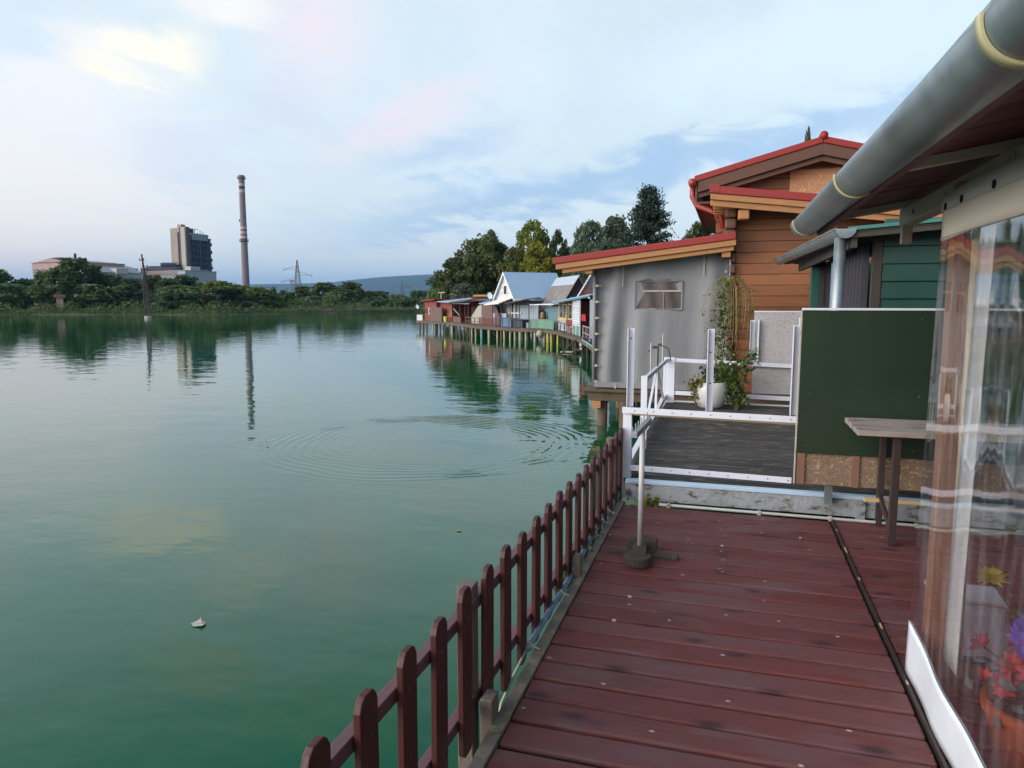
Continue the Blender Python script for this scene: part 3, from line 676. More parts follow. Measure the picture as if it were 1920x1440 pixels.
# ------------------------------------------------------------------ green board screen, table
def make_panel():
    y = 5.45
    T = Thing('board_screen', 'dark green board screen with raw chipboard foot behind the narrow table', 'screen', (.5, y, DZ), world=True)
    T.part('board', MB().box(.492, 2.5, y, y + .018, .965, 1.985), 'green_panel', bev=.002)
    T.part('skirt', MB().box(.488, 2.5, y + .020, y + .036, .735, .985), 'osb', bev=.002)
    T.part('cap', MB().box(.488, 2.5, y - .006, y + .045, 1.987, 2.003), 'white', bev=.003)
    T.part('edge_strip', MB().box(.480, .4895, y - .002, y + .04, .735, 1.985), 'cream', bev=.002)
    for x in (.525, .885, 1.6): T.part('batten', MB().box(x - .027, x + .027, y + .004, y + .0195, .735, .963), 'batten', bev=.002)
    rg = random.Random(3)
    for x in (.56, .9, 1.25):
        for z in (1.02, 1.4, 1.93): T.part('screw', MB().tube([(x + rg.uniform(-.02, .02), y - .0015, z), (x, y + .001, z)], .006, 7), 'screw')
    T.part('post', MB().box(.70, .75, y + .05, y + .10, .58, 1.9), 'galv'); T.part('post', MB().box(1.9, 1.95, y + .05, y + .10, .58, 1.9), 'galv')
make_panel()
def make_table():
    T = Thing('bar_table', 'narrow weathered table with two dark legs in front of the green screen', 'table', (1.03, 5.1, DZ), world=True)
    T.part('tabletop', MB().slab([(.79, 4.86, 1.247), (2.3, 4.86, 1.247), (2.3, 5.40, 1.247), (.79, 5.40, 1.247)][::1], (0, 0, -.034)), 'table', bev=.003)
    T.part('leg', MB().box(1.01, 1.055, 4.92, 4.965, DZ + .002, 1.212), 'dark_leg', bev=.003)
    T.part('leg', MB().box(1.02, 1.06, 5.375, 5.415, DZ - .04, 1.212), 'dark_leg', bev=.003)
    T.part('brace', MB().beam((1.035, 5.38, .70), (1.032, 4.965, .60), .02, .05), 'dark_leg')
    T.part('rail', MB().box(.93, 2.3, 5.325, 5.37, .672, .695), 'slat', bev=.003)
    T.part('leg', MB().box(2.1, 2.145, 4.92, 4.965, DZ + .002, 1.212), 'dark_leg', bev=.003)
make_table()

# ------------------------------------------------------------------ jetty with white frame
JZ = .635
def make_jetty():
    T = Thing('jetty', 'grey plank jetty with white angle iron railings beyond the red deck', 'jetty', (0, 5.7, 0), world=True)
    rng = random.Random(8); mb = MB(); y = 5.66
    while y < 10.25:
        yb = min(y + .118, 10.27); dz = rng.uniform(-.004, .004); mb.box(-.78 - (y - 5.7) * .012, 2.6, y, yb, JZ - .03, JZ + dz); y += .123
    T.part('planking', mb, 'jetty', bev=.004)
    T.part('front_beam', MB().box(-.755, 2.6, 5.60, 5.652, .478, .612), 'peeling', bev=.004)
    T.part('edge_trim', MB().box(-.757, 2.6, 5.592, 5.658, .6125, .640), 'blue_edge', bev=.003)
    for x in (.955, 1.9): T.part('cleat', MB().box(x - .03, x + .03, 5.57, 5.599, .43, .60), 'peeling')
    T.part('side_beam', MB().beam((-.80, 5.67, .56), (-.855, 10.25, .56), .04, .12), 'white')
    for x in (-.6, .35, 1.5):
        for yy in (5.9, 8., 10.): T.part('pile', MB().tube([(x, yy, -.6), (x, yy, .59)], .07, 8), 'pile')
    def angle(mb, p, z0, z1, w=.05, t=.006, dx=1):
        x, yy = p; mb.box(min(x, x + dx * w), max(x, x + dx * w), yy, yy + t, z0, z1); mb.box(min(x, x + dx * t), max(x, x + dx * t), yy - w * .8, yy - .0002, z0, z1); return mb
    def ybox(x, z0, z1, w): return MB().box(x - w / 2, x + w / 2, 5.675, 5.735, z0, z1)
    T.part('post', MB().box(-.795, -.725, 5.68, 5.74, .46, 1.165), 'white', bev=.003)
    T.part('upright', angle(MB(), (-.768, 5.70), 1.213, 1.84), 'white'); T.part('upright', angle(MB(), (-.158, 5.70), 1.205, 1.84), 'white')
    T.part('upright', angle(MB(), (.452, 5.70), 1.200, 1.875), 'white'); T.part('upright', MB().box(.492, .515, 5.72, 5.74, 1.2, 1.93), 'white')
    rl = MB().beam((-.80, 5.665, 1.187), (.535, 5.665, 1.170), .012, .050); T.part('rail', rl, 'white', bev=.002)
    T.part('rail_board', MB().beam((-.72, 5.70, 1.165), (.5, 5.70, 1.147), .022, .038), 'slat')
    T.part('rail', MB().beam((-.775, 5.67, .722), (.485, 5.67, .704), .010, .045), 'white', bev=.002)
    sc = MB()
    for k in range(9): 
        x = -.70 + k * .145; sc.tube([(x, 5.655, 1.187 - (x + .8) * .0127), (x, 5.6585, 1.187 - (x + .8) * .0127)], .005, 6); sc.tube([(x, 5.661, .721 - (x + .775) * .0143), (x, 5.6645, .721 - (x + .775) * .0143)], .005, 6)
    for (x, zz) in ((-.135, 1.66), (-.13, 1.42), (-.745, 1.76)): sc.tube([(x, 5.697, zz), (x, 5.6995, zz)], .007, 6)
    T.part('screw', sc, 'screw')
    def sx(y): return -.765 - (y - 5.7) * .018
    T.part('post', MB().box(sx(6.9) - .008, sx(6.9) + .052, 6.87, 6.93, .60, 1.34), 'white', bev=.003)
    T.part('post', MB().box(sx(10.2) - .02, sx(10.2) + .13, 10.17, 10.23, .62, 1.27), 'white', bev=.003)
    T.part('rail', MB().beam((sx(5.74), 5.74, .70), (sx(10.17), 10.17, .715), .05, .07), 'white', bev=.003)
    T.part('rail', MB().beam((sx(6.93) + .02, 6.93, 1.30), (sx(10.17) + .02, 10.17, 1.235), .035, .045), 'white', bev=.003)
    for (ya, za, yb, zb) in ((7.0, .76, 8.3, 1.25), (8.5, 1.24, 9.6, .77), (8.35, .76, 8.4, 1.25), (9.65, .76, 9.7, 1.22)):
        T.part('brace', MB().beam((sx(ya) + .02, ya, za), (sx(yb) + .02, yb, zb), .025, .03), 'white')
    T.part('rail', MB().beam((sx(10.2) + .13, 10.2, 1.235), (.95, 10.2, 1.185), .035, .05), 'white'); T.part('rail', MB().beam((sx(10.2) + .13, 10.2, .775), (.95, 10.2, .745), .035, .055), 'white')
    T.part('rail', MB().beam((sx(10.2) + .13, 10.2, .655), (.95, 10.2, .65), .03, .018), 'white')
    T.part('upright', angle(MB(), (.265, 10.17), 1.215, 1.80, .06), 'white'); T.part('upright', MB().box(.36, .38, 10.17, 10.22, 1.21, 1.80), 'white')
    T.part('upright', angle(MB(), (.90, 10.17), .65, 1.9, .06), 'white')
    T.part('side_board', MB().box(.315, 1.9, 10.232, 10.25, .80, 1.905), 'osb_grey'); T.part('board_cap', MB().box(.31, 1.9, 10.228, 10.256, 1.906, 1.922), 'white')
    H = Thing('rod_holder', 'thin rod holders with dark clips standing on the jetty corner railing', 'rod holder', (sx(8.6), 8.6, 1.25), world=True)
    H.part('rod', MB().tube([(sx(7.6) + .02, 7.6, 1.24), (sx(7.6) + .015, 7.6, 1.62)], .009, 6), 'stand_pole'); H.part('rod', MB().tube([(sx(9.3) + .02, 9.3, 1.22), (sx(9.3) + .02, 9.3, 1.64)], .010, 6), 'stand_pole')
    H.part('rod', MB().tube([(sx(8.5) + .02, 8.5, 1.22), (sx(8.5) + .02, 8.5, 1.50)], .010, 6), 'cable_dark')
    H.part('clip', MB().box(sx(8.5) - .04, sx(8.5) + .03, 8.48, 8.52, 1.50, 1.53).box(sx(8.5) + .02, sx(8.5) + .06, 8.48, 8.52, 1.535, 1.56).tube([(sx(8.5) - .1, 8.5, 1.45), (sx(8.5) - .04, 8.5, 1.51)], .007, 5).tube([(sx(8.5) + .05, 8.5, 1.54), (sx(8.5) + .14, 8.5, 1.50), (sx(8.5) + .17, 8.5, 1.36)], .007, 5), 'cable_dark')
    # planter in the far corner
    nr = np.random.default_rng(7); px, py = -.215, 9.80
    Pn = Thing('planter', 'white bulging pot of trailing ivy in the far corner of the jetty', 'potted plant', (px, py, JZ), world=True)
    Pn.part('pot', MB().lathe((px, py, JZ + .006), [(.13, 0), (.165, .03), (.20, .10), (.222, .18), (.228, .25), (.215, .31), (.20, .345), (.185, .35), (.18, .31)], 32), 'plastic_pot', smooth=True)
    Pn.part('soil', MB().lathe((px, py, JZ + .30), [(.18, 0), (.17, .02)], 20), 'soil')
    def cloud(n, c, s): return nr.normal(0, 1, (n, 3)) * np.array(s) + np.array(c)
    Pn.part('foliage', MB().quads(quads_from(nr, np.vstack([cloud(260, (px - .13, py - .12, JZ + .33), (.075, .05, .045)), cloud(90, (px - .19, py - .14, JZ + .22), (.035, .03, .07))]), .026)), 'yellow_leaf')
    Pn.part('foliage', MB().quads(quads_from(nr, np.vstack([cloud(520, (px + .17, py + .02, JZ + .46), (.12, .09, .09)), cloud(220, (px + .27, py - .03, JZ + .25), (.07, .06, .10)), cloud(60, (px + .36, py - .05, JZ + .12), (.05, .04, .06)), cloud(60, (px + .45, py, JZ + .60), (.06, .04, .05)), cloud(30, (px + .5, py, JZ + .72), (.04, .03, .03))]), .034)), 'vine_leaf')
    V = Thing('climbing_vine', 'half dry climbing vine trailing from the tarp porch corner above the white pot', 'vine', (px + .16, 10.6, JZ + .4), world=True)
    rng = random.Random(12); st = MB(); lv = []
    tx, ty, tz = px + .18, 10.75, 2.36
    for k in range(5):
        o = rng.uniform(-.08, .08); st.tube([(px + .14 + o * .4, ty, JZ + .2), (px + .10 + o, ty + .05, 1.25), (px + .16 + o * .7, ty, 1.8), (tx + o, ty, tz - rng.uniform(0, .1))], [.011, .009, .008, .005], 5)
    for k in range(52):
        a = rng.uniform(-1, 1); w = a * .36; h = rng.uniform(.25, .95); y2 = ty + rng.uniform(-.12, .12)
        p = [(tx, ty, tz - .15), (tx + w * .45, y2, tz + .03 - abs(a) * .02), (tx + w * .85, y2, tz - .10 - abs(a) * .06), (tx + w * 1.02, y2, tz - .12 - h * .45), (tx + w * (.95 + rng.uniform(-.1, .1)), y2, tz - .12 - h * (.8 if a < .2 else .95))]
        st.tube(p, [.0045, .004, .0035, .003, .0025], 4, cap=False)
        for q in range(7):
            i = rng.randint(1, 4); lv.append((p[i][0] + rng.uniform(-.03, .03), p[i][1], p[i][2] + rng.uniform(-.08, .03)))
    st.tube([(tx + .2, ty, tz - .1), (tx + .5, ty, tz - .04), (tx + .75, ty, tz - .08)], .004, 4)
    V.part('stem', st, 'twig')
    V.part('foliage', MB().quads(quads_from(nr, np.array(lv)[nr.permutation(len(lv))[:300]] + nr.normal(0, .02, (300, 3)), .022)), 'yellow_leaf')
    trail = np.vstack([cloud(15, (px + .12 + .05 * math.sin(i * 1.3), ty - .04, JZ + .35 + i * .062), (.05, .03, .04)) for i in range(22)])
    V.part('foliage', MB().quads(quads_from(nr, trail, .034)), 'vine_leaf')
make_jetty()
# ------------------------------------------------------------------ timber house with tarpaulin porch
def make_house():
    y = 11.6; fz = .63
    T = Thing('timber_house', 'orange brown timber house on piles with red roofs and a grey tarpaulin porch', 'house', (0, y, 0), world=True)
    # floor platform and piles
    T.part('platform', MB().box(-2.28, 4, y - .12, y + 4.5, fz - .05, fz - .003).box(-2.20, 4, y - .06, y + 4.5, fz - .20, fz - .052), 'pile', bev=.008)
    T.part('floor_joist', MB().box(-2.12, -1.98, y - .10, y + 4.4, fz - .32, fz - .202).box(-.9, -.78, y - .10, y + 4.4, fz - .30, fz - .202), 'timber_light', bev=.006)
    for (x, yy) in ((-2.0, y + .1), (-1.62, y + .0), (-1.35, y + .5), (-.75, y + .05), (-.3, y + .35), (-2.0, y + 2.2), (-1.2, y + 2.6), (.5, y + .1), (1.6, y + .1), (-1.7, y + 1.4)):
        T.part('pile', MB().tube([(x, yy, -.6), (x + .02, yy, fz - .2)], .085, 10), 'pile', smooth=True)
    # main wall: separate boards
    mb = MB(); z = fz + .02
    while z < 3.5: mb.box(.05, 3.6, y - .03, y + .03, z, min(z + .160, 3.52)); z += .1645
    T.part('wall', mb, 'timber', bev=.006)
    T.part('wall', MB().box(-.02, 3.6, y + .032, y + .06, fz, 3.5), 'timber_dark')
    T.part('wall', MB().box(.03, .08, y + .065, y + 4.2, fz, 3.5), 'timber_dark')
    mb = MB(); z = fz + .02                                     # notched log ends at the corner
    while z < 3.3: mb.box(-.03, .055, y - .13, y + .02, z + .01, z + .150); z += .1645
    T.part('corner_post', mb, 'timber_dark', bev=.02)
    mb = MB(); z = 2.95
    while z < 3.58: mb.box(-.10 - .02, .045, y - .32, y - .14, z + .006, z + .155); z += .1645
    T.part('log_end', mb, 'timber_dark', bev=.03)
    # tarp porch: folded sheet with a film window
    x0, x1 = -2.10, -.035; yt = y - .02
    def top(x): return 2.60 + (x - x0) / (x1 - x0) * .30
    def tarp_y(x, z):
        h = (z - fz) / 2; e = math.exp(-((x + 1.1) / .55) ** 2 * 1.2 - ((z - 2.12) / .4) ** 2 * 1.5)
        fold = .050 * math.sin(x * 13 + .8 * math.sin(z * 1.7)) * (.5 + .5 * math.sin(x * 3.1 + 1)) + .03 * math.sin(x * 5.1 + z * .9)
        diag = .028 * math.sin((x - x0) * 9 + (z - 2.7) * 6) * max(0, z - 2.1)
        return yt - (fold + diag) * (1 - .8 * e)
    NX, NZ = 90, 60; vs = []; fs = []
    wx0, wx1, wz0, wz1 = -1.455, -.735, 1.93, 2.37
    for j in range(NZ + 1):
        for i in range(NX + 1):
            x = x0 + (x1 - x0) * i / NX; z = fz + .04 + (top(x) - fz - .04) * j / NZ
            vs.append((x, tarp_y(x, z), z))
    for j in range(NZ):
        for i in range(NX):
            x = x0 + (x1 - x0) * (i + .5) / NX; z = fz + .04 + (top(x) - fz - .04) * (j + .5) / NZ
            if wx0 < x < wx1 and wz0 < z < wz1: continue
            a = j * (NX + 1) + i; fs.append((a, a + 1, a + NX + 2, a + NX + 1))
    o = T.part('tarp_wall', MB().add(vs, fs), 'tarp', smooth=True); s = o.modifiers.new('t', 'SOLIDIFY'); s.thickness = .006
    fr = MB()
    for (a, b, c, d) in ((wx0 - .012, wx1 + .012, wz1 - .012, wz1 + .004), (wx0 - .012, wx1 + .012, wz0 - .012, wz0 + .004)): fr.box(a, b, yt - .012, yt + .005, c, d)
    for a in (wx0 - .012, wx1 - .002): fr.box(a, a + .014, yt - .010, yt + .005, wz0 + .005, wz1 - .013)
    w = T.part('window', fr, 'tarp', bev=.004)
    nx, nz = 16, 8; vs = []; fs = []
    for j in range(nz + 1):
        for i in range(nx + 1): vs.append((wx0 + (wx1 - wx0) * i / nx, yt + .02 + .010 * math.sin(i * .9 + j * .3), wz0 + (wz1 - wz0) * j / nz))
    for j in range(nz):
        for i in range(nx): a = j * (nx + 1) + i; fs.append((a, a + 1, a + nx + 2, a + nx + 1))
    T.part('pane', MB().add(vs, fs), 'clear_win', parent=w, smooth=True)
    T.part('pane_rail', MB().box(wx0 + .12, wx1 - .0, yt - .002, yt + .012, wz0 + .27, wz0 + .295).box(-1.02, -1.012, yt - .004, yt + .012, wz0 + .0, wz0 + .27), 'cream', parent=w)
    T.part('pane_fold', MB().slab([(wx0, yt + .002, wz0), (wx0 + .14, yt + .012, wz0 + .25), (wx0 + .08, yt + .012, wz1 - .02), (wx0, yt + .002, wz1)], (0, .004, 0)).slab([(wx1, yt + .002, wz1), (wx1 - .10, yt + .012, wz1 - .05), (wx1 - .06, yt + .012, wz1 - .17), (wx1, yt + .002, wz0 + .3)][::-1], (0, .004, 0)), 'tarp', parent=w)
    T.part('tarp_side', MB().ribbed((x0 - .01, y + 3.9), (x0 - .01, y - .02), fz + .04, 2.56, .5, .02), 'tarp')
    ed = MB().tube([(x0 - .012, yt - .02, fz + .04), (x0 - .012, yt - .02, 2.58)], .03, 8)
    for zz in np.linspace(fz + .3, 2.45, 5): pass
    T.part('corner_tube', ed, 'tarp', smooth=True)
    tg = MB()
    for zz in np.linspace(fz + .12, 2.30, 7): tg.tube([(x0 + .03, yt - .06, zz), (x0 + .03, yt - .035, zz)], .022, 8); tg.box(x0 + .0, x0 + .09, yt - .056, yt - .046, zz - .005, zz + .005)
    for x in (-1.75, -.42): tg.box(x - .012, x + .012, yt - .06, yt - .03, fz + .01, fz + .09)
    for zz in (1.9, 1.25, 2.5): tg.tube([(x1 - .05, yt - .06, zz), (x1 - .05, yt - .02, zz)], .018, 8)
    T.part('toggle', tg, 'bracket')
    T.part('strap', MB().box(-1.66, -1.648, yt - .06, yt - .052, 2.28, 2.62).box(-.42, -.40, yt - .06, yt - .052, 2.45, 2.85), 'cream')
    T.part('hem_strip', MB().beam((x0, yt - .045, fz + .07), (x1, yt - .045, fz + .06), .012, .09), 'tarp', bev=.003)
    # lean-to roof of the porch
    def lz(x): return 2.735 + (x + 2.70) * .118
    ya, yb = y - .42, y + 4.2
    T.part('lean_to_roof', MB().slab([(-2.72, ya, lz(-2.72) + .005), (.045, ya, lz(.045) + .005), (.045, yb, lz(.045) + .005), (-2.72, yb, lz(-2.72) + .005)], (0, 0, -.105)), 'red_roof', bev=.012)
    T.part('fascia', MB().slab([(-2.68, ya + .02, lz(-2.68) - .102), (.05, ya + .02, lz(.05) - .102), (.05, ya + .055, lz(.05) - .102), (-2.68, ya + .055, lz(-2.68) - .102)], (0, 0, -.085)), 'timber_light', bev=.006)
    T.part('fascia', MB().slab([(-2.58, ya + .06, lz(-2.58) - .187), (.02, ya + .06, lz(.02) - .187), (.02, ya + .12, lz(.02) - .187), (-2.58, ya + .12, lz(-2.58) - .187)], (0, 0, -.07)), 'timber_light', bev=.006)
    T.part('roof_boards', MB().slab([(-2.60, ya + .13, lz(-2.60) - .104), (.0, ya + .13, lz(.0) - .104), (.0, yb, lz(0) - .104), (-2.6, yb, lz(-2.6) - .104)], (0, 0, -.02)), 'timber_light')
    for yy in (y - .2, y + .5, y + 1.2, y + 2.): T.part('rafter', MB().beam((-2.45, yy, lz(-2.45) - .185), (.0, yy, lz(0) - .185), .07, .12), 'timber_light', bev=.006)
    T.part('purlin_end', MB().box(-2.22, -2.10, ya + .10, y + .1, lz(-2.15) - .32, lz(-2.15) - .19), 'timber_light', bev=.012); T.part('purlin_end', MB().box(-.15, -.02, ya + .10, y - .02, lz(-.1) - .34, lz(-.1) - .19), 'timber_light', bev=.012)
    # middle roof over the front wall, falling to the right
    def mz(x): return 3.72 - (x + .33) * .125
    ya = y - .62; yb = y + 1.6
    T.part('front_roof', MB().slab([(-.34, ya, mz(-.34)), (3.8, ya, mz(3.8)), (3.8, yb, mz(3.8)), (-.34, yb, mz(-.34))], (0, 0, -.11)), 'red_roof', bev=.012)
    T.part('roof_corner', MB().box(-.345, -.20, ya - .004, ya + .10, mz(-.3) - .10, mz(-.34) + .012), 'red_roof', bev=.006)
    for (o, d, a) in ((.02, .085, .112), (.06, .085, .199)): T.part('fascia', MB().slab([(-.33, ya + o, mz(-.33) - a), (3.8, ya + o, mz(3.8) - a), (3.8, ya + o + .035, mz(3.8) - a), (-.33, ya + o + .035, mz(-.33) - a)], (0, 0, -d)), 'timber_light', bev=.006)
    T.part('purlin_end', MB().box(.06, .22, ya + .1, y, mz(.14) - .43, mz(.14) - .29), 'timber_light', bev=.02)
    for k in range(5):
        yy = ya + .30 + k * .33; T.part('rafter_tail', MB().box(-.30, .04, yy, yy + .09, mz(-.3) - .31, mz(-.3) - .113), 'timber_light', bev=.008)
    T.part('side_fascia', MB().box(-.335, -.305, ya + .11, yb, mz(-.33) - .24, mz(-.33) - .113), 'timber_dark')
    # upper gable
    yg = y + .75; px, pz_ = 1.26, 4.53; ex, ez = -.62, 4.03; s = (pz_ - ez) / (px - ex)
    def gz(x): return pz_ - abs(x - px) * s
    for sg in (-1, 1):
        xe = px + sg * (px - ex)
        q = [(xe, yg - .35, gz(xe)), (px, yg - .35, pz_), (px, yg + 5, pz_), (xe, yg + 5, gz(xe))]
        if sg > 0: q = q[::-1]
        T.part('gable_roof', MB().slab(q, (0, 0, -.10)), 'red_roof', bev=.012)
        for (o, d, a) in ((.02, .17, .103), (.08, .08, .275)):
            q = [(xe + sg * -.06, yg - .35 + o, gz(xe + sg * -.06) - a), (px, yg - .35 + o, pz_ - a), (px, yg - .30 + o, pz_ - a), (xe + sg * -.06, yg - .30 + o, gz(xe + sg * -.06) - a)]
            T.part('barge_board', MB().slab(q if sg < 0 else q[::-1], (0, 0, -d)), 'timber_dark', bev=.006)
    T.part('ridge_cap', MB().tube([(px, yg - .37, pz_ + .005), (px, yg + 5, pz_ + .005)], .062, 12), 'red_roof', smooth=True)
    mb = MB(); z = 3.0
    while z < 4.35:
        h = min(z + .16, 4.4); wL = max(ex + .35, px - (pz_ - .2 - z) / s); wR = 2 * px - wL
        mb.box(wL, wR, yg, yg + .05, z, h); z += .1645
    T.part('gable_wall', mb, 'timber', bev=.006)
    T.part('gable_board', MB().box(.83, 1.7, yg - .03, yg - .003, 3.70, 4.10), 'osb_gable')
    T.part('gutter', MB().tube([(ex - .03, yg - .38, 3.93), (ex - .03, yg + 5, 3.93)], .062, 10), 'red_gutter', smooth=True)
    T.part('downpipe', MB().tube([(ex - .03, yg - .25, 3.93), (ex - .03, yg - .25, 3.72), (ex + .04, yg - .27, 3.58), (ex + .42, yg - .35, 3.42), (ex + .47, yg - .36, 3.2)], .04, 10), 'red_gutter', smooth=True)
    T.part('eaves_board', MB().box(ex + .02, ex + .05, yg - .3, yg + 5, 3.55, 3.93).box(ex + .05, ex + .38, yg - .3, yg + 5, 3.60, 3.63), 'timber_dark')
make_house()

# ------------------------------------------------------------------ dark green hut
def make_green_hut():
    y = 6.0; x0 = 1.02; fz = .64
    T = Thing('green_hut', 'dark green boarded hut with zinc gutter behind the green screen', 'hut', (x0, y, fz), world=True)
    def rz(x): return 2.575 + (x - .80) * .075
    mb = MB(); z = fz
    while z < 2.62: mb.slab([(x0 + .06, y - .012, z), (3.2, y - .012, z), (3.2, y + .004, min(z + .128, 2.66)), (x0 + .06, y + .004, min(z + .128, 2.66))], (0, .02, 0)); z += .130
    T.part('wall', mb, 'green_wall', bev=.003)
    T.part('wall', MB().box(3.2, 3.24, y, 10.5, fz, 2.6).box(x0, 3.2, 10.46, 10.5, fz, 2.55), 'green_wall')
    fr = MB().box(x0 - .01, x0 + .055, y - .016, y + .05, fz, 2.50); fr.box(x0 - .25, x0 + .3, y - .018, y + .02, 2.50, 2.575); T.part('door_frame', fr, 'pile_dark', bev=.004)
    cu = MB(); cu.ribbed((x0 - .015, 7.6), (x0 - .015, 6.1), fz, 2.48, .16, .05); T.part('door_curtain', cu, 'curtain_dark')
    cb = MB(); cb.ribbed((x0 - .045, 7.75), (x0 - .045, 7.2), fz, 2.42, .14, .05); T.part('door_curtain', cb, 'curtain_blue', label='pale blue drape in the doorway')
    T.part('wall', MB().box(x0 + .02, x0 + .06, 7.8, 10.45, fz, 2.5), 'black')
    T.part('roof', MB().slab([(.80, y - .22, rz(.8)), (3.4, y - .22, rz(3.4)), (3.3, 10.2, rz(3.3)), (.66, 10.2, rz(.66))], (0, 0, -.03)), 'pile_dark')
    T.part('roof_edge', MB().slab([(.80, y - .24, rz(.8) + .012), (3.4, y - .24, rz(3.4) + .012), (3.4, y - .222, rz(3.4) + .012), (.80, y - .222, rz(.8) + .012)], (0, 0, -.025)), 'teal_edge')
    T.part('roof_edge', MB().slab([(.82, y - .22, rz(.82) - .032), (3.4, y - .22, rz(3.4) - .032), (3.4, y - .19, rz(3.4) - .032), (.82, y - .19, rz(.82) - .032)], (0, 0, -.035)), 'pile_dark')
    def gut(mb, pa, pb, r):
        n = 12; vs = []
        for p in (pa, pb):
            for k in range(n + 1): a = math.pi + math.pi * k / n; vs.append((p[0] + r * math.cos(a), p[1], p[2] + r * math.sin(a)))
            for k in range(n, -1, -1): a = math.pi + math.pi * k / n; vs.append((p[0] + (r - .004) * math.cos(a), p[1], p[2] + (r - .004) * math.sin(a) + .002))
        m2 = 2 * (n + 1); mb.add(vs, [(k, (k + 1) % m2, m2 + (k + 1) % m2, m2 + k) for k in range(m2)] + [tuple(range(m2 - 1, -1, -1)), tuple(range(m2, 2 * m2))])
        mb.tube([(pa[0] - r, pa[1], pa[2]), (pb[0] - r, pb[1], pb[2])], .008, 6); return mb
    A = (.785, 5.76, 2.575); B = (.60, 10.2, 2.60)
    g = T.part('gutter', gut(MB(), A, B, .068), 'galv')
    cap = MB().slab([(A[0] + .069 * math.cos(a), A[1] - .004, A[2] + .069 * math.sin(a)) for a in np.linspace(math.pi, 2 * math.pi, 14)], (0, .003, 0)); T.part('end_cap', cap, 'galv', parent=g)
    T.part('downpipe', MB().tube([(.765, 5.86, 2.515), (.745, 5.86, fz)], .042, 16), 'galv', smooth=True)
    T.part('eaves_board', MB().box(.78, .98, 5.85, 10.1, 2.53, 2.55).box(.83, .87, 5.8, 10.1, 2.44, 2.527), 'pile_dark')
    T.part('post', MB().box(.88, .97, 8.95, 9.04, fz, 2.45), 'green_post', bev=.004); T.part('beam', MB().beam((.9, 9, 2.48), (1.03, 9, 2.48), .05, .07), 'black')
make_green_hut()
# ------------------------------------------------------------------ row of huts on piles along the right bank
FZ = .65
HM = {}
def hm(k, *a, **kw):
    if k not in MT: MT[k] = M(k, *a, **kw)
    return k
hm('sky_blue_roof', (.30, .43, .56), .4, var=.06, scale=2); hm('slate_blue_siding', (.22, .245, .31), .5, var=.08, scale=3); hm('pale_gable_boards', (.56, .53, .50), .7, var=.08)
hm('white_trim', (.68, .68, .68), .5, var=.05); hm('grey_roof_felt', (.17, .155, .145), .9, var=.25, scale=2, stretch=(4, 1, 1), stains=[((.26, .24, .23), 3, .55, .7, (1, 1, 1))]); hm('black_boards', (.018, .020, .022), .7)
hm('red_shack_boards', (.20, .042, .032), .7, var=.15, scale=3, stretch=GZ); hm('brown_cladding', (.20, .075, .045), .7, var=.18, scale=3, stretch=GX); hm('brown_panel', (.12, .075, .062), .7, var=.12)
hm('beige_panel', (.33, .32, .26), .7, var=.15); hm('pale_blue_panel', (.34, .39, .45), .6, var=.1); hm('teal_panel', (.11, .20, .24), .6, var=.1); hm('green_panel_paint', (.12, .24, .17), .6, var=.1)
hm('yellow_frame', (.52, .42, .20), .6, var=.1); hm('lattice_white', (.55, .60, .63), .6, var=.08); hm('orange_wood', (.36, .15, .06), .6, var=.15); hm('yellow_plastic', (.62, .62, .12), .4); hm('barrel_brown', (.22, .12, .05), .6, var=.2)
hm('red_cloth', (.5, .02, .03), .7); hm('dish_white', (.55, .64, .74), .4, var=.04); hm('awning_cream', (.72, .70, .60), .6, var=.05); hm('dark_rail', (.035, .045, .055), .5); hm('red_rail', (.20, .06, .05), .6); hm('blue_box', (.11, .17, .25), .5)
hm('grey_shed_sheet', (.22, .25, .29), .5, var=.08); hm('teal_trim', (.15, .35, .36), .5); hm('tan_board', (.45, .30, .15), .7); hm('grey_white_siding', (.42, .46, .50), .6, var=.06)
MT['glass'] = glass_dark()
attr_stripes(MT['brown_cladding'], 2, .14, (.06, .02, .015)); attr_stripes(MT['black_boards'], 2, .16, (.006, .006, .007)); attr_stripes(MT['pale_gable_boards'], 2, .15, (.36, .34, .32), .08)
attr_stripes(MT['red_shack_boards'], 2, .15, (.09, .02, .018), .1); attr_stripes(MT['grey_white_siding'], 2, .12, (.2, .22, .24)); attr_stripes(MT['lattice_white'], 2, .09, (.20, .23, .25), .25)

EDGE = [(780, 600.5), (844, 604), (863, 606.5), (894, 610.5), (927, 612.5), (960, 614.5), (992, 616), (1017, 616.5), (1048, 621), (1062, 625.6), (1076, 629.5), (1089, 634), (1102, 641), (1114, 650)]
EP = [PZ(u, v, FZ) for (u, v) in EDGE]
EP = [Vector((p.x, p.y, FZ)) for p in EP]
def edge_at(u):
    us = [e[0] for e in EDGE]
    for i in range(len(us) - 1):
        if us[i] <= u <= us[i + 1]:
            f = (u - us[i]) / (us[i + 1] - us[i]); return EP[i].lerp(EP[i + 1], f)
    return EP[0] if u < us[0] else EP[-1]
def back(i):
    i = min(max(i, 0), len(EP) - 2); d = (EP[i + 1] - EP[i]).normalized(); n = Vector((-d.y, d.x, 0)); return n
def edge_normal(u):
    us = [e[0] for e in EDGE]
    for i in range(len(us) - 1):
        if us[i] <= u <= us[i + 1]: return back(i)
    return back(0) if u < us[0] else back(len(EP) - 2)

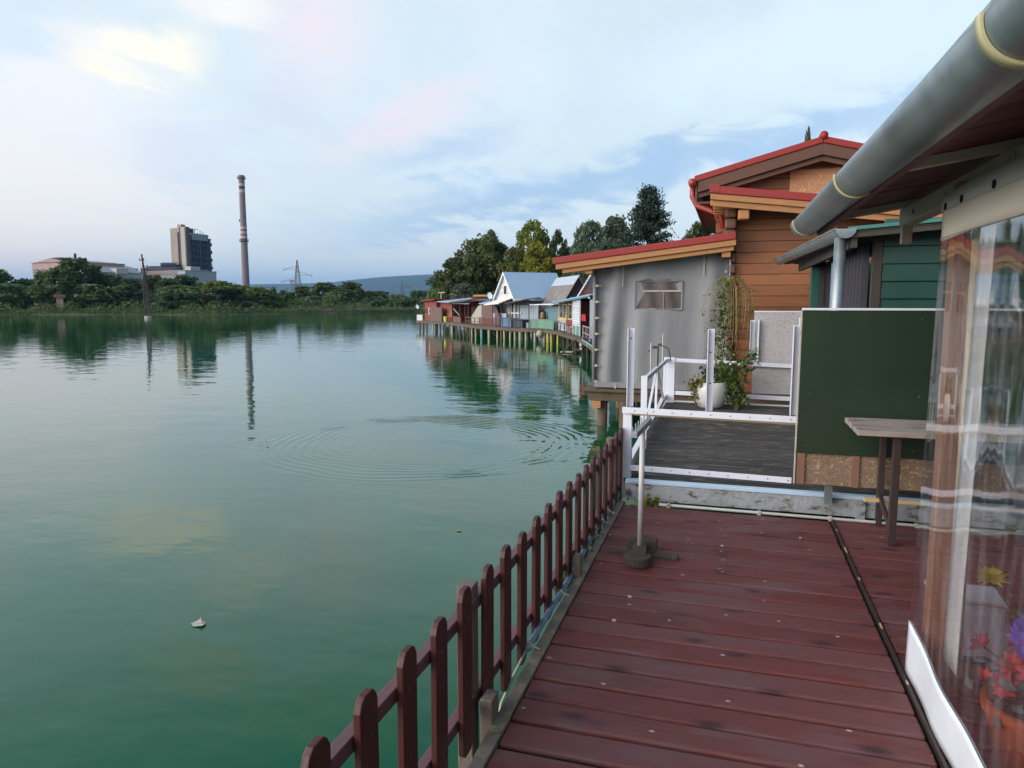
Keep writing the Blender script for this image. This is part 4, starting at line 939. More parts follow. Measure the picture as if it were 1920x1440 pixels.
def boardwalk():
    T = Thing('boardwalk', 'long plank boardwalk on many piles in front of the row of huts', 'boardwalk', tuple(EP[5]), world=True)
    n = len(EP); fr = MB(); pl = MB()
    nb = [((back(i - 1) + back(i)).normalized()) for i in range(n)]
    for i in range(n - 1):
        a, b = EP[i], EP[i + 1]; wa, wb = nb[i] * 4.2, nb[i + 1] * 4.2
        pl.slab([a, b, b + wb, a + wa], (0, 0, -.06))
    T.part('platform', pl, 'jetty')
    for i in range(n - 1): fr.beam(EP[i] + Vector((0, 0, -.12)), EP[i + 1] + Vector((0, 0, -.12)), .06, .12)
    T.part('edge_beam', fr, 'pile')
    rng = random.Random(9)
    us = [786, 793, 800, 811, 816, 825, 833, 841, 846, 854, 860, 868, 875, 880, 883, 890, 901, 915, 930, 938, 944, 954, 963, 973, 984, 1002, 1018, 1025, 1032, 1043]
    for u in us:
        p = edge_at(u) + edge_normal(u) * .08; m = 'pile_yellow' if u >= 1017 else ('pile_pale' if (u > 880 and u != 938) or u in (811, 846) else 'pile')
        if u == 901: m = 'teal_trim'
        T.part('pile', MB().tube([(p.x, p.y, -.5), (p.x + rng.uniform(-.02, .02), p.y, FZ - .13)], rng.uniform(.05, .075), 8), m)
    for k in range(34):
        u = 782 + k * 9.8; p = edge_at(min(u, 1112)) + edge_normal(min(u, 1112)) * rng.uniform(1.0, 2.2)
        T.part('pile', MB().tube([(p.x, p.y, -.5), (p.x + rng.uniform(-.1, .1), p.y, FZ - .1)], .06, 6), 'pile_dark')
    for k in range(15):
        u = 1049 + k * 4.5; p = edge_at(min(u, 1113)) + edge_normal(min(u, 1113)) * rng.uniform(.05, .3)
        T.part('pile', MB().tube([(p.x, p.y, -.5), (p.x, p.y, FZ - .1)], .05, 6), 'pile_dark')
    q = edge_at(1082); T.part('brace', MB().beam((q.x, q.y - .1, FZ - .1), (q.x - .5, q.y - .9, -.05), .05, .05).beam((q.x + .7, q.y - 1.2, FZ - .1), (q.x - .1, q.y - 1.4, -.05), .05, .05), 'pile_dark')
boardwalk()

def local(u, inset, name, label, cat='hut', group=None):
    """thing standing on the boardwalk; local +X runs along the edge (away to the left), local +Y to the land"""
    p = edge_at(u) + edge_normal(u) * inset; nrm = edge_normal(u); rz = math.atan2(nrm.y, nrm.x) - R(90)
    return Thing(name, label, cat, (p.x, p.y, FZ), rz, group)
def window(T, x0, x1, z0, z1, y=-.03, frame='white_trim', wall_dir=1, mull=0):
    f = MB(); w = .055
    for (a, b, c, d) in ((x0, x1, z0, z0 + w), (x0, x1, z1 - w, z1), (x0, x0 + w, z0 + w, z1 - w), (x1 - w, x1, z0 + w, z1 - w)): f.box(a, b, y - .03, y, c, d)
    for k in range(mull): xm = x0 + (x1 - x0) * (k + 1) / (mull + 1); f.box(xm - .025, xm + .025, y - .028, y, z0 + w, z1 - w)
    o = T.part('window', f, frame); T.part('pane', MB().box(x0 + .03, x1 - .03, y - .008, y + .008, z0 + .03, z1 - .03), 'glass', parent=o)

def gable_house(name, label, loc, rz, hw, L, ze, zr, wall, gable, roof, over=.2, rt=.06, base=0., ribs=False, trim=None):
    """local +Y = ridge direction, gable at y=0 faces -Y; heights above the floor"""
    T = Thing(name, label, 'house', loc, rz)
    def side(x):
        if ribs: return MB().ribbed((x, 0) if x > 0 else (x, L), (x, L) if x > 0 else (x, 0), base, ze, .16, .03)
        return MB().box(min(x, x - .05 * (1 if x > 0 else -1)), max(x, x - .05 * (1 if x > 0 else -1)), .05, L - .05, base, ze)
    T.part('wall', side(hw), wall); T.part('wall', side(-hw), wall)
    for y in (0, L): T.part('gable', MB().slab([(-hw, y, base), (hw, y, base), (hw, y, ze), (0, y, zr), (-hw, y, ze)], (0, .05 if y == 0 else -.05, 0)), gable)
    s = (zr - ze) / hw; e = over
    for sg in (-1, 1):
        q = [(sg * (hw + e), -over, ze - e * s), (sg * (hw + e), L + over, ze - e * s), (0, L + over, zr), (0, -over, zr)]
        T.part('roof', MB().slab(q if sg > 0 else q[::-1], (0, 0, rt)), roof)
        if trim:
            q = [(sg * (hw + e), -over - .02, ze - e * s - .06), (0, -over - .02, zr - .06), (0, -over - .02, zr + rt + .01), (sg * (hw + e), -over - .02, ze - e * s + rt + .01)]
            T.part('barge_board', MB().slab(q if sg > 0 else q[::-1], (0, .03, 0)), trim)
    return T
def row():
    # blue roofed house
    c = PZ(966, 611.5, FZ); rz = R(-50); hw, L = 1.42, 3.15
    yv = Vector((-math.sin(rz), math.cos(rz), 0)); xv = Vector((math.cos(rz), math.sin(rz), 0)); o = Vector((c.x, c.y, FZ)) - xv * hw
    T = gable_house('blue_roofed_house', 'house with sky blue gable roof and ribbed slate blue side wall', o, rz, hw, L, 1.62, 3.02, 'slate_blue_siding', 'pale_gable_boards', 'sky_blue_roof', over=.16, rt=.07, ribs=True, trim='white_trim')
    window(T, -.28, .28, 1.75, 2.35, y=-.01)
    T.part('door', MB().box(.72, 1.30, -.03, -.002, .02, 1.40), 'white_trim'); T.part('window', MB().box(.98, 1.22, -.045, -.031, .25, 1.3), 'glass')
    T.part('awning', MB().slab([(-.3, -1.25, 1.22), (1.45, -1.05, 1.30), (1.45, -.03, 1.66), (-.3, -.03, 1.62)], (0, 0, -.05)), 'awning_cream')
    T.part('gutter', MB().tube([(hw + .2, -.15, 1.47), (hw + .2, L + .15, 1.47)], .05, 8), 'white_trim')
    T.part('lean_to', MB().slab([(-2.2, .1, 1.55), (-1.4, .1, 1.95), (-1.4, 2.5, 1.95), (-2.2, 2.5, 1.55)], (0, 0, -.05)).box(-2.1, -1.42, .15, 2.4, 0, 1.5), 'pale_gable_boards')
    # grey A-frame house
    D = 36.5; p = P(1084, 565, D); g = gable_house('grey_roofed_house', 'steep house with grey felt roof and black boarded gable', (p.x, p.y, FZ), R(27), .95, 4.6, 1.10, 2.62, 'black_boards', 'black_boards', 'grey_roof_felt', over=.16, rt=.05)
    g.part('ridge_sheet', MB().slab([(-.30, -.2, 2.62 - .30 * 1.6 + .10), (0.02, -.2, 2.71), (.02, 4.8, 2.71), (-.30, 4.8, 2.62 - .30 * 1.6 + .10)], (0, 0, .02)), 'pale_blue_panel')
    g.part('shelf', MB().box(-.45, .45, -.12, -.02, 1.50, 1.62), 'teal_trim')
    # brown A-frame house
    p = P(1124, 565, 33.); b = gable_house('brown_gable_house', 'tall brown boarded gable house behind the grey shed', (p.x, p.y, FZ), R(12), 1.45, 4.5, .9, 3.3, 'brown_cladding', 'brown_cladding', 'brown_panel', over=.12, rt=.05, trim='white_trim')
    window(b, -.5, -.05, 1.85, 2.55, y=-.01, frame='brown_panel')
    b.part('flue', MB().tube([(-.12, -.22, 2.75), (-.02, -.28, 2.45), (.1, -.28, 2.15), (.12, -.28, 1.6)], .05, 8), 'white_trim')
    # yellow window hut
    A = edge_at(1036); B = edge_at(1066); d = (B - A).normalized(); n = edge_normal(1050); A = A + n * .35; B = B + n * .35
    T = Thing('yellow_window_hut', 'small hut with yellow framed windows and low blue roof', 'hut', tuple(A), math.atan2(d.y, d.x)); Lx = (B - A).length
    T.part('wall', MB().box(0, Lx, .02, 2.2, 0, 1.35), 'red_shack_boards'); T.part('cladding', MB().box(.02, Lx * .42, -.012, .018, .02, .50), 'grey_white_siding')
    for (a, b_) in ((.02, .46), (.55, .98)):
        window(T, Lx * a, Lx * b_, .58, 1.30, y=-.0, frame='yellow_frame', mull=1)
    T.part('sill', MB().box(0, Lx * .5, -.09, -.002, .50, .575), 'yellow_frame')
    T.part('corner_post', MB().box(-.05, .05, -.05, .0, 0, 1.35).box(Lx * .98, Lx * 1.0 + .05, -.05, .0, 0, 1.32), 'yellow_frame')
    T.part('roof', MB().slab([(-.2, -.35, 1.32), (Lx + 4.2, -.35, 1.62), (Lx + 4.2, 2.3, 1.80), (-.2, 2.3, 1.55)], (0, 0, .05)), 'sky_blue_roof')
    T.part('fascia', MB().slab([(-.2, -.38, 1.26), (Lx + 4.2, -.38, 1.56), (Lx + 4.2, -.38, 1.63), (-.2, -.38, 1.33)], (0, .028, 0)), 'blue_box')
    # white slatted screen
    A = edge_at(1067) + edge_normal(1067) * .15; B = edge_at(1079.5) + edge_normal(1079) * .15; d = (B - A).normalized(); Lx = (B - A).length
    T = Thing('slatted_screen', 'white slatted screen beside the yellow window hut', 'screen', tuple(A), math.atan2(d.y, d.x))
    for k in range(2): T.part('louvre_panel', MB().box(Lx * .5 * k + .03, Lx * .5 * (k + 1) - .03, 0, .03, .38, 1.50), 'lattice_white')
    T.part('frame', MB().box(0, .03, -.01, .04, 0, 1.55).box(Lx - .03, Lx, -.01, .04, 0, 1.55).box(Lx * .5 - .028, Lx * .5 + .028, -.01, .04, 0, 1.55), 'white_trim'); T.part('low_panel', MB().box(.03, Lx - .03, .005, .02, .02, .36), 'green_panel_paint')
    # white chair in front of hut
    T = local(1061, .10, 'garden_chair', 'white garden chair between the yellow window hut and the slatted screen', 'chair')
    T.part('seat', MB().box(-.2, .2, .0, .4, .27, .30), 'white_trim'); T.part('backrest', MB().box(-.2, -.16, .38, .42, .3, .58).box(.16, .2, .38, .42, .3, .58).box(-.16, .16, .38, .41, .50, .58), 'white_trim')
    for (a, b_) in ((-.19, .01), (.16, .01), (-.19, .36), (.16, .36)): T.part('leg', MB().box(a, a + .04, b_, b_ + .04, 0, .268), 'white_trim')
    # ladder-like orange chair and red cloth
    p = edge_at(1086); T = local(1086, .35, 'slatted_chair', 'orange wooden slatted chair beside the grey shed', 'chair')
    T.part('backrest', MB().box(-.18, -.13, .30, .34, 0, .95).box(.13, .18, .30, .34, 0, .95), 'orange_wood'); sl = MB()
    for k in range(6): sl.box(-.128, .128, .31, .335, .10 + k * .15, .20 + k * .15)
    T.part('slats', sl, 'orange_wood'); T.part('seat', MB().box(-.2, .2, -.1, .295, .38, .42), 'orange_wood')
    for a in (-.19, .15): T.part('leg', MB().box(a, a + .04, -.09, -.05, 0, .378), 'orange_wood')
    # grey shed
    A = edge_at(1091) + edge_normal(1091) * .3; B = edge_at(1112) + edge_normal(1108) * .3; d = (B - A).normalized(); Lx = (B - A).length
    T = Thing('grey_shed', 'grey sheet metal shed at the near end of the hut row', 'shed', tuple(A), math.atan2(d.y, d.x))
    T.part('wall', MB().ribbed((.0, 0), (Lx + 2, 0), .05, 1.45, .30, .03), 'grey_shed_sheet'); T.part('wall', MB().box(-.02, .06, .02, 1.8, .05, 1.5), 'grey_shed_sheet')
    T.part('post', MB().box(Lx * .93, Lx * .96, -.12, -.05, 0, 1.5).box(Lx * .5, Lx * .52, -.10, -.045, 0, 1.5), 'yellow_frame'); T.part('floor_edge', MB().box(-.1, Lx + 2, -.30, -.2, -.16, .0), 'teal_trim')
    T.part('lamp', MB().box(.2, .45, -.1, -.04, 1.50, 1.58), 'white_trim')
    single('red_cloth', MB().slab([(p.x + .05, p.y + .2, 1.55), (p.x + .20, p.y + .18, 1.55), (p.x + .22, p.y + .18, 1.28), (p.x + .03, p.y + .2, 1.30)], (0, .03, 0)), 'red_cloth', (p.x, p.y + .2, 1.4), 'red cloth hanging above the orange slatted chair', 'cloth')
    # bucket on low plank
    q = PZ(1092, 662, .0); T = Thing('landing_step', 'low landing plank just above the water below the grey shed', 'step', (q.x, q.y, 0), 0)
    T.part('plank', MB().box(-.33, .28, -.2, .2, .10, .15), 'pile'); T.part('post', MB().box(-.28, -.22, -.15, -.1, -.5, .1), 'pile_dark'); T.part('post', MB().box(.18, .24, -.15, -.1, -.5, .1), 'pile_dark'); T.part('plank', MB().box(-.85, -.35, -.3, .1, .03, .06), 'pile_pale')
    T = Thing('bucket', 'white bucket standing on the low landing plank', 'bucket', (q.x + .0, q.y, .152)); T.part('body', MB().lathe((0, 0, 0), [(.10, 0), (.125, .23), (.132, .232), (.132, .245)], 16), 'white_trim'); T.part('handle', MB().tube([(.13 * math.cos(a), -.02, .23 - .1 * math.sin(a)) for a in np.linspace(0, 3.14, 9)], .006, 4), 'galv')
    # green lean-to
    A = edge_at(1014) + edge_normal(1014) * .5; B = edge_at(1038) + edge_normal(1038) * .5; d = (B - A).normalized(); Lx = (B - A).length
    T = Thing('teal_lean_to', 'teal boarded lean-to with a flat white canopy beside the blue roofed house', 'lean-to', tuple(A), math.atan2(d.y, d.x))
    T.part('wall', MB().ribbed((.15, 0), (Lx, 0), .02, 1.15, .2, .02), 'teal_panel'); T.part('wall', MB().box(.15, Lx, .05, .9, .02, 1.13), 'teal_panel'); T.part('canopy', MB().slab([(-1.0, -.5, 1.20), (Lx, -.3, 1.24), (Lx, .9, 1.30), (-1.0, .7, 1.26)], (0, 0, .035)), 'white_trim'); T.part('post', MB().box(-.02, .04, -.3, -.24, 0, 1.2), 'dark_rail')
    p = edge_at(1016) + edge_normal(1016) * .1
    single('barrel', MB().lathe((p.x, p.y, 1.05), [(.06, 0), (.11, .03), (.13, .18), (.13, .30), (.10, .44), (.05, .47)], 14), 'barrel_brown', (p.x, p.y, 1.05), 'small brown barrel hung in front of the teal lean-to', 'barrel', smooth=True)
    single('float_ball', MB().lathe((p.x - .1, p.y - .2, .18), [(.03, 0), (.13, .05), (.19, .16), (.19, .25), (.12, .36), (.04, .40)], 14), 'beige_panel', (p.x - .1, p.y - .2, .18), 'grey beige float hung under the edge of the boardwalk', 'float', smooth=True)
    # railings
    def railing(u0, u1, name, label, mat, n, h=.62, mids=1, panel=None, bars=0):
        T = Thing(name, label, 'railing', tuple(edge_at(u0)), world=True); us = np.linspace(u0, u1, n); pts = [edge_at(u) + edge_normal(u) * .06 for u in us]
        for q in pts: T.part('post', MB().box(q.x - .02, q.x + .02, q.y - .02, q.y + .02, FZ, FZ + h), mat)
        for k in range(mids + 1):
            z = FZ + h * (1 - .5 * k) - .02; mb = MB()
            for a, b in zip(pts[:-1], pts[1:]): mb.beam((a.x, a.y, z), (b.x, b.y, z), .03, .035)
            T.part('rail', mb, mat)
        if panel:
            for a, b in zip(pts[:-1], pts[1:]): T.part('panel', MB().slab([(a.x, a.y, FZ + .02), (b.x, b.y, FZ + .02), (b.x, b.y, FZ + h - .05), (a.x, a.y, FZ + h - .05)], tuple(edge_normal(u0) * .02)), panel)
        if bars:
            mb = MB()
            for a, b in zip(pts[:-1], pts[1:]):
                for k in range(1, bars): q = a.lerp(b, k / bars); mb.box(q.x - .015, q.x + .015, q.y - .015, q.y + .015, FZ, FZ + h - .04)
            T.part('bars', mb, mat)
        return T
    railing(992, 1036, 'green_railing', 'green panelled railing below the teal lean-to', 'green_panel_paint', 4, .5, 0, 'green_panel_paint')
    railing(928, 990, 'dark_railing', 'thin dark railing in front of the blue roofed house', 'dark_rail', 6, .5, 0)
    railing(898, 927, 'red_railing', 'red railing with upright bars by the pale blue sheets', 'red_rail', 4, .5, 0, bars=5)
    railing(848, 862, 'brown_railing', 'brown plank railing by the cluttered dark shelter', 'red_rail', 3, .42, 1, 'brown_panel')
    railing(1090, 1114, 'grey_railing', 'pale grey railing in front of the grey shed', 'grey_shed_sheet', 3, .5, 1)
    railing(1041, 1064, 'wire_railing', 'thin dark railing in front of the yellow window hut', 'dark_rail', 4, .42, 0)
    railing(872, 897, 'plain_railing', 'weathered plain railing in front of the beige panel hut', 'pile', 4, .45, 1)
    # boxes on the walk
    for (u, ins, name, label, mat, w, h) in ((938, .35, 'storage_chest', 'blue storage chest behind the dark railing', 'blue_box', .55, .46), (960, .35, 'crate', 'dark crate beside the blue storage chest', 'dark_rail', .45, .38), (983, .25, 'tub', 'small grey tub by the slate blue wall', 'grey_shed_sheet', .15, .25)):
        T = local(u, ins, name, label, 'crate' if name == 'crate' else 'box'); T.part('body', MB().box(-w, w, 0, .5, 0, h), mat, bev=.02); T.part('lid', MB().box(-w - .02, w + .02, -.02, .52, h + .003, h + .04), mat, bev=.01)
    # pale sheets behind the red railing
    A = edge_at(893) + edge_normal(893) * 1.0; B = edge_at(960) + edge_normal(950) * 1.3; d = (B - A).normalized(); Lx = (B - A).length
    T = Thing('sheet_fence', 'pale blue ribbed sheet fence on thin dark posts left of the blue roofed house', 'fence', tuple(A), math.atan2(d.y, d.x))
    T.part('sheet', MB().ribbed((0, 0), (Lx * .36, 0), .05, .72, .2, .02), 'pale_blue_panel'); T.part('sheet', MB().ribbed((Lx * .42, .4), (Lx, .4), .05, 1.20, .2, .02), 'pale_blue_panel'); T.part('top_board', MB().box(Lx * .3, Lx * .62, .3, .33, .70, .78), 'white_trim')
    for k in range(5): T.part('post', MB().box(Lx * (.02 + .23 * k), Lx * (.02 + .23 * k) + .035, -.1, -.06, 0, 1.32), 'dark_rail')
    T.part('rail', MB().box(0, Lx, -.1, -.06, 1.29, 1.32), 'dark_rail')
    # beige and brown hut with blue roof
    A = edge_at(864) + edge_normal(864) * .7; B = edge_at(912) + edge_normal(905) * .9; d = (B - A).normalized(); Lx = (B - A).length
    T = Thing('blue_roofed_hut', 'low hut with flat sky blue roof and brown and beige panels', 'hut', tuple(A), math.atan2(d.y, d.x))
    T.part('wall', MB().slab([(0, 0, .02), (Lx * .38, 0, .02), (Lx * .38, 0, 1.22), (Lx * .25, 0, 1.10), (.0, 0, .45)], (0, .04, 0)), 'beige_panel'); T.part('wall', MB().slab([(Lx * .385, 0, .02), (Lx * .99, 0, .02), (Lx * .99, 0, .5), (Lx * .86, 0, 1.2), (Lx * .385, 0, 1.22)], (0, .04, 0)), 'brown_panel')
    T.part('wall', MB().box(.1, Lx * .95, 1.6, 1.65, 0, 1.2).box(.02, .06, .05, 1.6, 0, 1.0), 'brown_panel')
    T.part('roof', MB().slab([(Lx * .33, -.1, 1.24), (Lx * 1.0, -.1, 1.24), (Lx * 1.25, 2.2, 1.62), (Lx * .05, 2.2, 1.62)], (0, 0, .04)), 'sky_blue_roof'); T.part('roof', MB().slab([(-Lx * .35, .6, 1.34), (Lx * .1, .6, 1.34), (Lx * .1, 1.2, 1.48), (-Lx * .35, 1.2, 1.46)], (0, 0, .04)), 'teal_trim')
    T.part('roof_wing', MB().slab([(Lx * 1.02, -.1, 1.20), (Lx * 1.55, .1, 1.42), (Lx * 1.5, 1.4, 1.60), (Lx * 1.1, 1.4, 1.5)], (0, 0, .04)), 'brown_panel')
    # dark cluttered shelter
    A = edge_at(838) + edge_normal(838) * .5; B = edge_at(863) + edge_normal(860) * .5; d = (B - A).normalized(); Lx = (B - A).length
    T = Thing('open_shelter', 'dark open shelter of thin posts next to the red shack', 'shelter', tuple(A), math.atan2(d.y, d.x))
    for a in (.0, .45, .8, 1.0): T.part('post', MB().box(Lx * a - .03, Lx * a + .03, 0, .06, 0, 1.35), 'pile_dark')
    T.part('roof', MB().slab([(-.2, -.3, 1.30), (Lx + .5, -.3, 1.36), (Lx + .5, 1.8, 1.46), (-.2, 1.8, 1.42)], (0, 0, .05)), 'pile_dark'); T.part('back_wall', MB().box(-.1, Lx + .2, 1.7, 1.75, 0, 1.35), 'black_boards'); T.part('brace', MB().beam((0, .03, .9), (Lx * .45, .03, .45), .04, .04), 'pile_pale'); T.part('beam', MB().box(-.05, Lx * 1.1, -.03, .0, 1.22, 1.28), 'cream')
    T.part('hoop', MB().tube([(-.25 + .22 * math.cos(a), -.1, .35 + .42 * math.sin(a)) for a in np.linspace(0, 3.14, 10)], .02, 5), 'cream')
    # red shack
    A = edge_at(792); B = edge_at(836); d = (B - A).normalized(); n = edge_normal(800); A = A + n * .25; Lx = (B - A).length; 
    T = Thing('red_shack', 'dark red boarded shack with a white framed window at the far end of the row', 'shack', tuple(A), math.atan2(d.y, d.x))
    T.part('wall', MB().slab([(0, 0, 0), (Lx * .50, 0, 0), (Lx * .50, 0, 1.42), (0, 0, 1.50)], (0, 2.4, 0)), 'red_shack_boards'); T.part('wall', MB().box(Lx * .53, Lx * 1.0, .25, 2.4, 0, 1.33), 'red_shack_boards', label='right wing set back'); T.part('wall', MB().box(Lx * .30, Lx * .80, -.16, -.02, 0, .98), 'brown_panel', label='low brown front panel')
    T.part('roof', MB().slab([(-.15, -.25, 1.40), (Lx * .54, -.25, 1.50), (Lx * .54, 2.6, 1.58), (-.15, 2.6, 1.50)], (0, 0, .07)), 'red_roof'); T.part('roof', MB().slab([(Lx * .55, -.05, 1.36), (Lx * 1.08, -.05, 1.30), (Lx * 1.0, 2.6, 1.62), (Lx * .56, 2.6, 1.62)], (0, 0, .05)), 'sky_blue_roof')
    window(T, Lx * .18, Lx * .29, .48, .92, y=-.005)
    window(T, Lx * .03, Lx * .09, .45, .90, y=-.005, frame='brown_panel')
    T.part('antenna', MB().box(Lx * .42, Lx * .44, .5, .54, 1.5, 2.0).box(Lx * .30, Lx * .58, .5, .54, 2.0, 2.05), 'cream')
    def dish(u, v, D, r, zf, label):
        p = P(u, v, D); T = Thing('satellite_dish', label, 'satellite dish', (p.x, p.y, zf), R(-20), 'white satellite dishes')
        h = p.z - zf; T.part('mast', MB().tube([(0, .1, 0), (0, .1, h)], .03, 6), 'dark_rail')
        n = 24; vs = [(0, .06, h)]; fs = []
        for q in (1, 2, 3):
            for k in range(n): a = 2 * math.pi * k / n; rr = r * q / 3; vs.append((rr * .93 * math.cos(a), .06 - .10 * (q / 3) ** 2 * r / .3 * .5 - .05 * math.sin(a) * q / 3, h + rr * math.sin(a)))
        fs = [(0, 1 + k, 1 + (k + 1) % n) for k in range(n)] + [(1 + q * n + k, 1 + q * n + n + k, 1 + q * n + n + (k + 1) % n, 1 + q * n + (k + 1) % n) for q in range(2) for k in range(n)]
        T.part('reflector', MB().add(vs, fs), 'dish_white', smooth=True); T.part('arm', MB().tube([(0, .0, h - r), (0, -.28, h - .1)], .012, 5), 'dark_rail')
    dish(918, 554.5, 44, .205, FZ, 'larger white satellite dish on a mast between the low hut and the blue roofed house')
    dish(782, 575, 54, .165, FZ, 'smaller white satellite dish at the far left tip of the boardwalk')
    p = edge_at(787); single('panel', MB().box(p.x - .25, p.x + .2, p.y + .1, p.y + .14, FZ, FZ + .42), 'white_trim', (p.x, p.y + .1, FZ), 'small white panel standing at the left end of the red shack', 'panel')
    T = local(834, .1, 'yellow_bucket', 'yellow bucket on the boardwalk right of the red shack', 'bucket'); T.part('body', MB().lathe((0, 0, 0), [(.11, 0), (.15, .30), (.155, .33)], 12), 'yellow_plastic'); T.part('rim', MB().lathe((0, 0, .331), [(.16, 0), (.16, .03)], 12), 'yellow_plastic')
    # hut behind with tan top
    p = P(908, 575, 49); T = Thing('red_brown_hut', 'red brown hut with a tan roof board behind the sky blue roof', 'hut', (p.x, p.y, FZ), R(10)); T.part('wall', MB().box(-.9, .8, 0, 2, 0, 1.72), 'red_shack_boards'); T.part('roof', MB().box(-.75, .9, -.15, 2.1, 1.725, 1.85), 'tan_board')
row()
# ------------------------------------------------------------------ trees
LEAF = {
 'dark': leaf('dark_green_leaves', (.048, .092, .028), (.110, .160, .046)),
 'mid': leaf('mid_green_leaves', (.044, .084, .022), (.100, .142, .034)),
 'fresh': leaf('yellow_green_leaves', (.085, .125, .016), (.175, .195, .024)),
 'olive': leaf('olive_leaves', (.070, .085, .020), (.145, .145, .030)),
 'gold': leaf('golden_green_leaves', (.130, .140, .014), (.245, .220, .020)),
 'willow': leaf('willow_leaves', (.075, .110, .028), (.165, .205, .060)),
 'grey': leaf('grey_green_tree_leaves', (.062, .095, .055), (.120, .160, .095)),
 'deep': leaf('deep_green_leaves', (.070, .115, .034), (.145, .190, .055)),
 'pine': leaf('dark_pine_needles', (.010, .026, .016), (.026, .050, .028), .1),
 'reed': leaf('bank_reeds', (.070, .135, .030), (.16, .235, .06)),
}
def crown(seed, n, size, w=.42, z0=.12, nclump=60, shape='round', clump=.10, shell=.62, vert=0., zs=.8):
    """unit-height crown: leaf quads in clumps spread through an uneven envelope"""
    r = np.random.default_rng(seed)
    c = []
    lobes = [(r.uniform(-.5, .5) * w, r.uniform(-.5, .5) * w, r.uniform(.35, .8), r.uniform(.45, .75)) for _ in range(6)]
    while len(c) < nclump:
        t = r.uniform(0, 6.283); zz = r.uniform(0, 1)
        if shape == 'round': rad = math.sqrt(max(0, 1 - (2 * zz - 1.0) ** 2)) ** .8 * (1.05 - .25 * zz)
        elif shape == 'tall': rad = math.sin(math.pi * (zz * .85 + .13)) ** .7 * (1 - .45 * zz)
        elif shape == 'cone': rad = (1 - zz) ** .75 * .95 + .06
        else: rad = math.sqrt(max(0, 1 - zz ** 2.2))
        f = rad * (1 - (1 - shell) * r.uniform(0, 1)) * (.80 + .25 * math.sin(3 * t + seed) * math.sin(5 * zz + seed * 2)) * r.uniform(.8, 1.12)
        c.append((f * w * math.cos(t), f * w * math.sin(t), z0 + (1 - z0 - .03) * zz))
    c = np.array(c); k = n // nclump
    cs = np.repeat(c, k, 0); sd = clump * r.uniform(.55, 1.2, (nclump, 1)).repeat(k, 0)
    off = r.normal(0, 1, (len(cs), 3)); off /= np.linalg.norm(off, axis=1)[:, None]; off *= sd * r.uniform(.2, 1., (len(cs), 1)) ** .6
    off[:, 2] *= zs
    if vert: off[:, 2] -= abs(off[:, 2]) * vert
    return quads_from(r, cs + off, size, .6, vert * .7), c
def trunk(seed, c, r0=.022, k=9, top=.75):
    rr = random.Random(seed); mb = MB(); mb.tube([(0, 0, -.04), (.01, 0, .2), (-.01, .01, .45), (.01, -.01, top)], [r0, r0 * .8, r0 * .55, r0 * .2], 7)
    for i in rr.sample(range(len(c)), min(k, len(c))):
        x, y, z = c[i]; zb = max(.1, min(z * .6, top * .8)); mb.tube([(0, 0, zb), (x * .5, y * .5, (zb + z) / 2 - .01), (x, y, z)], [r0 * .42, r0 * .26, r0 * .08], 5, cap=False)
    return mb
PROTO = {}
def proto(key, seed, n, size, lf, name='tree', **kw):
    V, c = crown(seed, n, size, **kw); cm = MB().quads(V).mesh('crown', LEAF[lf]); tm = trunk(seed, c).mesh('trunk', MT['bark']); PROTO[key] = (cm, tm)
def tree(key, u, vtop, wpx, D, label, zb=.6, name='tree', cat='tree', group=None, w=.42, mat=None, rot=None):
    g = PZ(u, 700, zb); p = P(u, 565, D); ztop = 2.05 + (565 - vtop) / FPX * D; H = ztop - zb
    o = bpy.data.objects.new(name, None); COL.objects.link(o); o.location = (p.x, p.y, zb); props(o, label, cat, group)
    rw = wpx / FPX * D / (2 * w) * ((1.32 if key[0] == 'r' else 1.0) if D > 100 else 1.2); o.scale = (rw, rw, H); o.rotation_euler.z = rot if rot is not None else (u * 1.7) % 6.28
    for nm, me in zip(('crown', 'trunk'), PROTO[key]):
        ch = bpy.data.objects.new(nm, me); COL.objects.link(ch); ch.parent = o
        if nm == 'crown' and mat: ch.material_slots[0].link = 'OBJECT'; ch.material_slots[0].material = LEAF[mat]
    return o
proto('ra', 1, 3400, .040, 'mid', zs=1.2, nclump=70); proto('rb', 2, 3400, .040, 'mid', nclump=55, zs=1.3); proto('rc', 5, 2600, .042, 'mid', zs=1.2, shape='tall')
proto('ba', 7, 1500, .055, 'mid', shape='dome', z0=.0, clump=.2, nclump=50); proto('bb', 9, 1500, .05, 'mid', shape='dome', z0=.0, clump=.18, nclump=30)
FB = 'trees on the far bank'
